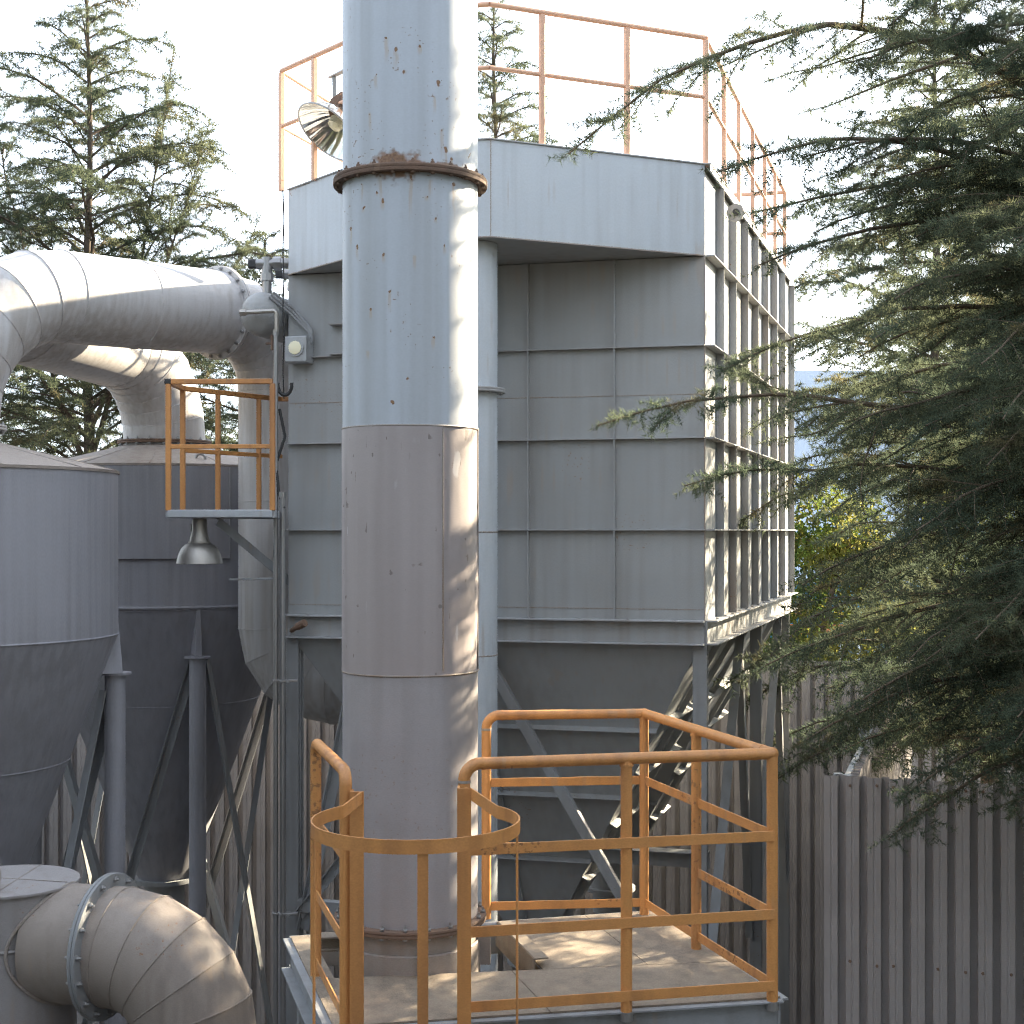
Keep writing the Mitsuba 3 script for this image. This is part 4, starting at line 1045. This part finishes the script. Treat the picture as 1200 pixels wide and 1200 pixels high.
tw = lambda m: .35 * np.linalg.norm(m[-1] - m[0]) + .13
def far_tree(label, base, h, z0, crown, seed, n, leafmat, gap=.12, step=.055, k=7, nl=.10, nw=.013, extra=None, group=None, rb=.16):
    rg_ = np.random.default_rng(seed)
    bo = ring_boughs(base, h, z0, crown, rg_, n) + (extra(rg_) if extra else [])
    return tree(label, base, h, rb, bo, 'bark', leafmat, rg_, gap, tw, .16, .22, step, k, nl, nw, group=group, top=True, hang=.3, n_tube=4)
def second_tops(base):
    def fn(rg_):
        out = []
        for (x, y, z0, x1, z1) in ((.1, 0, 6.3, 1.5, 13.4), (.1, -.2, 6.8, 2.2, 12.2), (.0, 0, 6.0, -1.7, 12.6), (.0, .2, 5.6, 3.0, 10.6)):
            p0, p1 = V(base[0] + x, base[1] + y, z0), V(base[0] + x1, base[1] + y, z1)
            out.append((bough_curve(p0, p1, -.5, 12, 0, rg_), .05))
            for i in range(12):
                f = .3 + .7 * i / 12
                q = p0 * (1 - f) + p1 * f - V(0, 0, .5 * 4 * f * (1 - f)); a = 2.4 * i; L_ = 1.7 * (1.15 - f)
                out.append((bough_curve(q, q + V(L_ * math.cos(a), L_ * math.sin(a), .25 * L_), .1 * L_, 7, .15 * L_, rg_), .015))
        return out
    return fn
TL = V(-7.45, 25.5)
n2 = far_tree('tall conifer with several tops behind the arched duct at the left', TL, 14.6, 5.2, 4.6, 31, 88, 'needles_far', extra=second_tops(TL))
n3 = far_tree('slim conifer top showing between the chimney and the roof rail', V(-.35, 30.0), 15.9, 6, 2.6, 33, 80, 'needles_far')
n4 = far_tree('distant tall conifer rising behind the dark near one at the right', V(9.06, 31.0), 17.2, 6.5, 3.8, 35, 100, 'needles_far', gap=.14, step=.07, nl=.12, nw=.018)
n5 = far_tree('dense dark conifer just beyond the corrugated fence at the right', V(4.9, 13.2), 9.4, 2.6, 2.9, 37, 125, 'needles_near', gap=.1, step=.045, k=6, nl=.08, nw=.010)
n7 = far_tree('short dark conifer close to the right wall of the collector box, behind the boughs', V(5.7, 17.2), 7.8, 2.2, 2.2, 47, 70, 'needles_near', gap=.12, step=.055, k=6, nl=.09, nw=.012)
n6 = far_tree('dark conifer low behind the hanging balcony and ducts', V(-4.6, 27.0), 10.4, 4.5, 2.3, 39, 40, 'needles_far')

# conifers round the yard, outside the frame, whose shade lies over it; two are built, the others are copies
ORD = ['first', 'second', 'third', 'fourth', 'fifth', 'sixth', 'seventh', 'eighth']
spots = [('right', V(x, y), h) for x, y, h in ((8.2, -0.6, 11.8), (8.0, 2.4, 11.2), (8.2, 5.4, 11.6), (8.3, 8.4, 10.6), (9.6, 11.0, 10.2), (10.8, 3.6, 12.6), (10.8, 0.2, 12.6))]
spots += [('left', V(x, y), h) for x, y, h in ((-7.6, -0.4, 12.4), (-7.9, 2.6, 11.8), (-8.8, 5.6, 12.6), (-9.0, 8.8, 11.8), (-9.8, 12.0, 12.4), (-10.4, 15.4, 12.0))]
spots += [('near', V(-9.9 + q * 2.5, -5.4 - .8 * (q % 2)), 14.2 + .9 * math.sin(q * 2.1)) for q in range(8)]
seen_, protos = {}, []
for q, (side, p, h) in enumerate(spots):
    n_ = seen_.get(side, 0); seen_[side] = n_ + 1
    lab = f'conifer, {ORD[n_]} one in the row closing the {side} side of the yard'
    grp = f'conifers in a row along the {side} side of the yard'
    if q < 2:
        before = set(scene)
        far_tree(lab, p, h, -0.6, 2.4, 60 + q, 80, 'needles_far', gap=.19, step=.10, k=6, nl=.20, nw=.06, group=grp)
        new = [k_ for k_ in scene if k_ not in before]
        protos.append((new[0].split('__')[0], new, p, h))
        continue
    root, parts, p0, h0 = protos[q % 2]
    f_ = (h - GZ) / (h0 - GZ)
    w_ = T().translate([p[0], p[1], GZ]).rotate([0, 0, 1], 67.0 * q).scale([1 + .04 * (q % 3), 1 + .04 * (q % 3), f_]).translate([-p0[0], -p0[1], -GZ])
    key = thing('conifer_tree', lab, 'tree', grp)
    for k_ in parts:
        scene[key + k_[len(root):]] = {**scene[k_], 'to_world': w_}
        if k_ in labels: labels[key + k_[len(root):]] = dict(labels[k_])

def leafy(label, base, h, crown, seed, leafmat, n_leaf, size, trunks):
    rg_ = np.random.default_rng(seed)
    key = thing('leafy_tree', label, 'tree')
    tips = []
    for (x0, x1, r_) in trunks:
        p = bough_curve((base[0] + x0, base[1], GZ), (base[0] + x1, base[1] + rg_.uniform(-.3, .3), h * .8), 0.0, 12, 0, rg_, .05)
        part(key, 'trunk', tube(p, np.linspace(r_, r_ * .3, 12), 10), 'bark', smooth=True)
        for i in range(5, 12):
            for j in range(4):
                a = rg_.uniform(0, 2 * PI); L_ = crown * rg_.uniform(.4, 1)
                tips.append(bough_curve(p[i], p[i] + V(L_ * math.cos(a), L_ * math.sin(a), L_ * rg_.uniform(-.1, .7)), .1, 7, .1, rg_, .06))
    tb = [tube(t_, np.linspace(.022, .004, len(t_)), 4, False) for t_ in tips]
    part(key, 'branches', cat(*tb), 'bark', smooth=False, kind='stuff')
    pick = rg_.integers(0, len(tips), n_leaf); pos = rg_.integers(2, 7, n_leaf)
    P_ = np.array([tips[i][j] for i, j in zip(pick, pos)]) + rg_.normal(size=(n_leaf, 3)) * V(.22, .22, .16)
    d = rg_.normal(size=(n_leaf, 3)); d[:, 2] -= .6; d /= np.linalg.norm(d, axis=1, keepdims=True)
    s = np.cross(d, rg_.normal(size=d.shape)); s /= np.linalg.norm(s, axis=1, keepdims=True)
    nn = np.cross(d, s)
    L_ = size * rg_.uniform(.6, 1.3, (n_leaf, 1)); W_ = L_ * .5
    v = np.stack([P_, P_ + d * L_ * .45 + s * W_ / 2 + nn * L_ * .06, P_ + d * L_, P_ + d * L_ * .45 - s * W_ / 2 + nn * L_ * .06], 1).reshape(-1, 3)
    i = np.arange(n_leaf) * 4
    f = np.vstack([np.stack([i, i + 1, i + 2], 1), np.stack([i, i + 2, i + 3], 1)])
    part(key, 'foliage', tm(v, f), leafmat, smooth=False, kind='stuff')
leafy('yellow green leafy tree with two dark stems beyond the back fence', V(5.9, 23.2), 6.6, 1.6, 41, 'leaves_yellow', 16000, .12, [(-.2, -.6, .10), (.75, .8, .12)])
leafy('darker leafy bush beside the collector corner, beyond the back fence', V(4.9, 24.0), 6.0, 1.1, 43, 'leaves_green', 8000, .11, [(0, .2, .07), (.2, -.4, .05)])
leafy('bright yellow low bush just above the back fence at the right', V(5.2, 22.2), 4.2, 1.3, 45, 'leaves_yellow', 9000, .11, [(0, .3, .05), (.6, 1.4, .05)])

# ================================================================ blue works building far behind
wb = thing('factory_building', 'far blue clad building with an orange band and pale upper storey behind trees', 'building')
def wbox(x0, x1, y0, y1, z0, z1): return prism([(x0, y0), (x1, y0), (x1, y1), (x0, y1)], z0, z1)
part(wb, 'wall', wbox(4, 30, 42, 60, GZ, 3.5), 'blue_cladding')
part(wb, 'fascia', wbox(4, 30, 41.85, 41.99, 2.0, 2.3), 'orange_cladding')
part(wb, 'fascia', wbox(4, 30, 41.85, 41.99, 2.52, 2.62), 'orange_cladding')
part(wb, 'upper_storey', wbox(4, 30, 48, 60, 3.5, 10.3), 'pale_cladding')
part(wb, 'roof', wbox(3.8, 30.2, 41.7, 48, 3.5, 3.62), 'pale_cladding')
for i in range(12):
    x = 4.8 + i * 2.1
    fk = part(wb, 'window', wbox(x, x + 1.5, 41.9, 41.995, .5, 1.8), 'window_glass')
    for xx in (x, x + .5, x + 1.0, x + 1.5): part(fk, 'frame', wbox(xx - .04, xx + .04, 41.84, 41.9, .45, 1.85), 'white_frame')
    for zz in (.45, 1.1, 1.8): part(fk, 'frame', wbox(x - .04, x + 1.54, 41.82, 41.838, zz, zz + .07), 'white_frame')
print('needles', n1, n2, n3, n4, n5, n6, 'entries', len(scene))
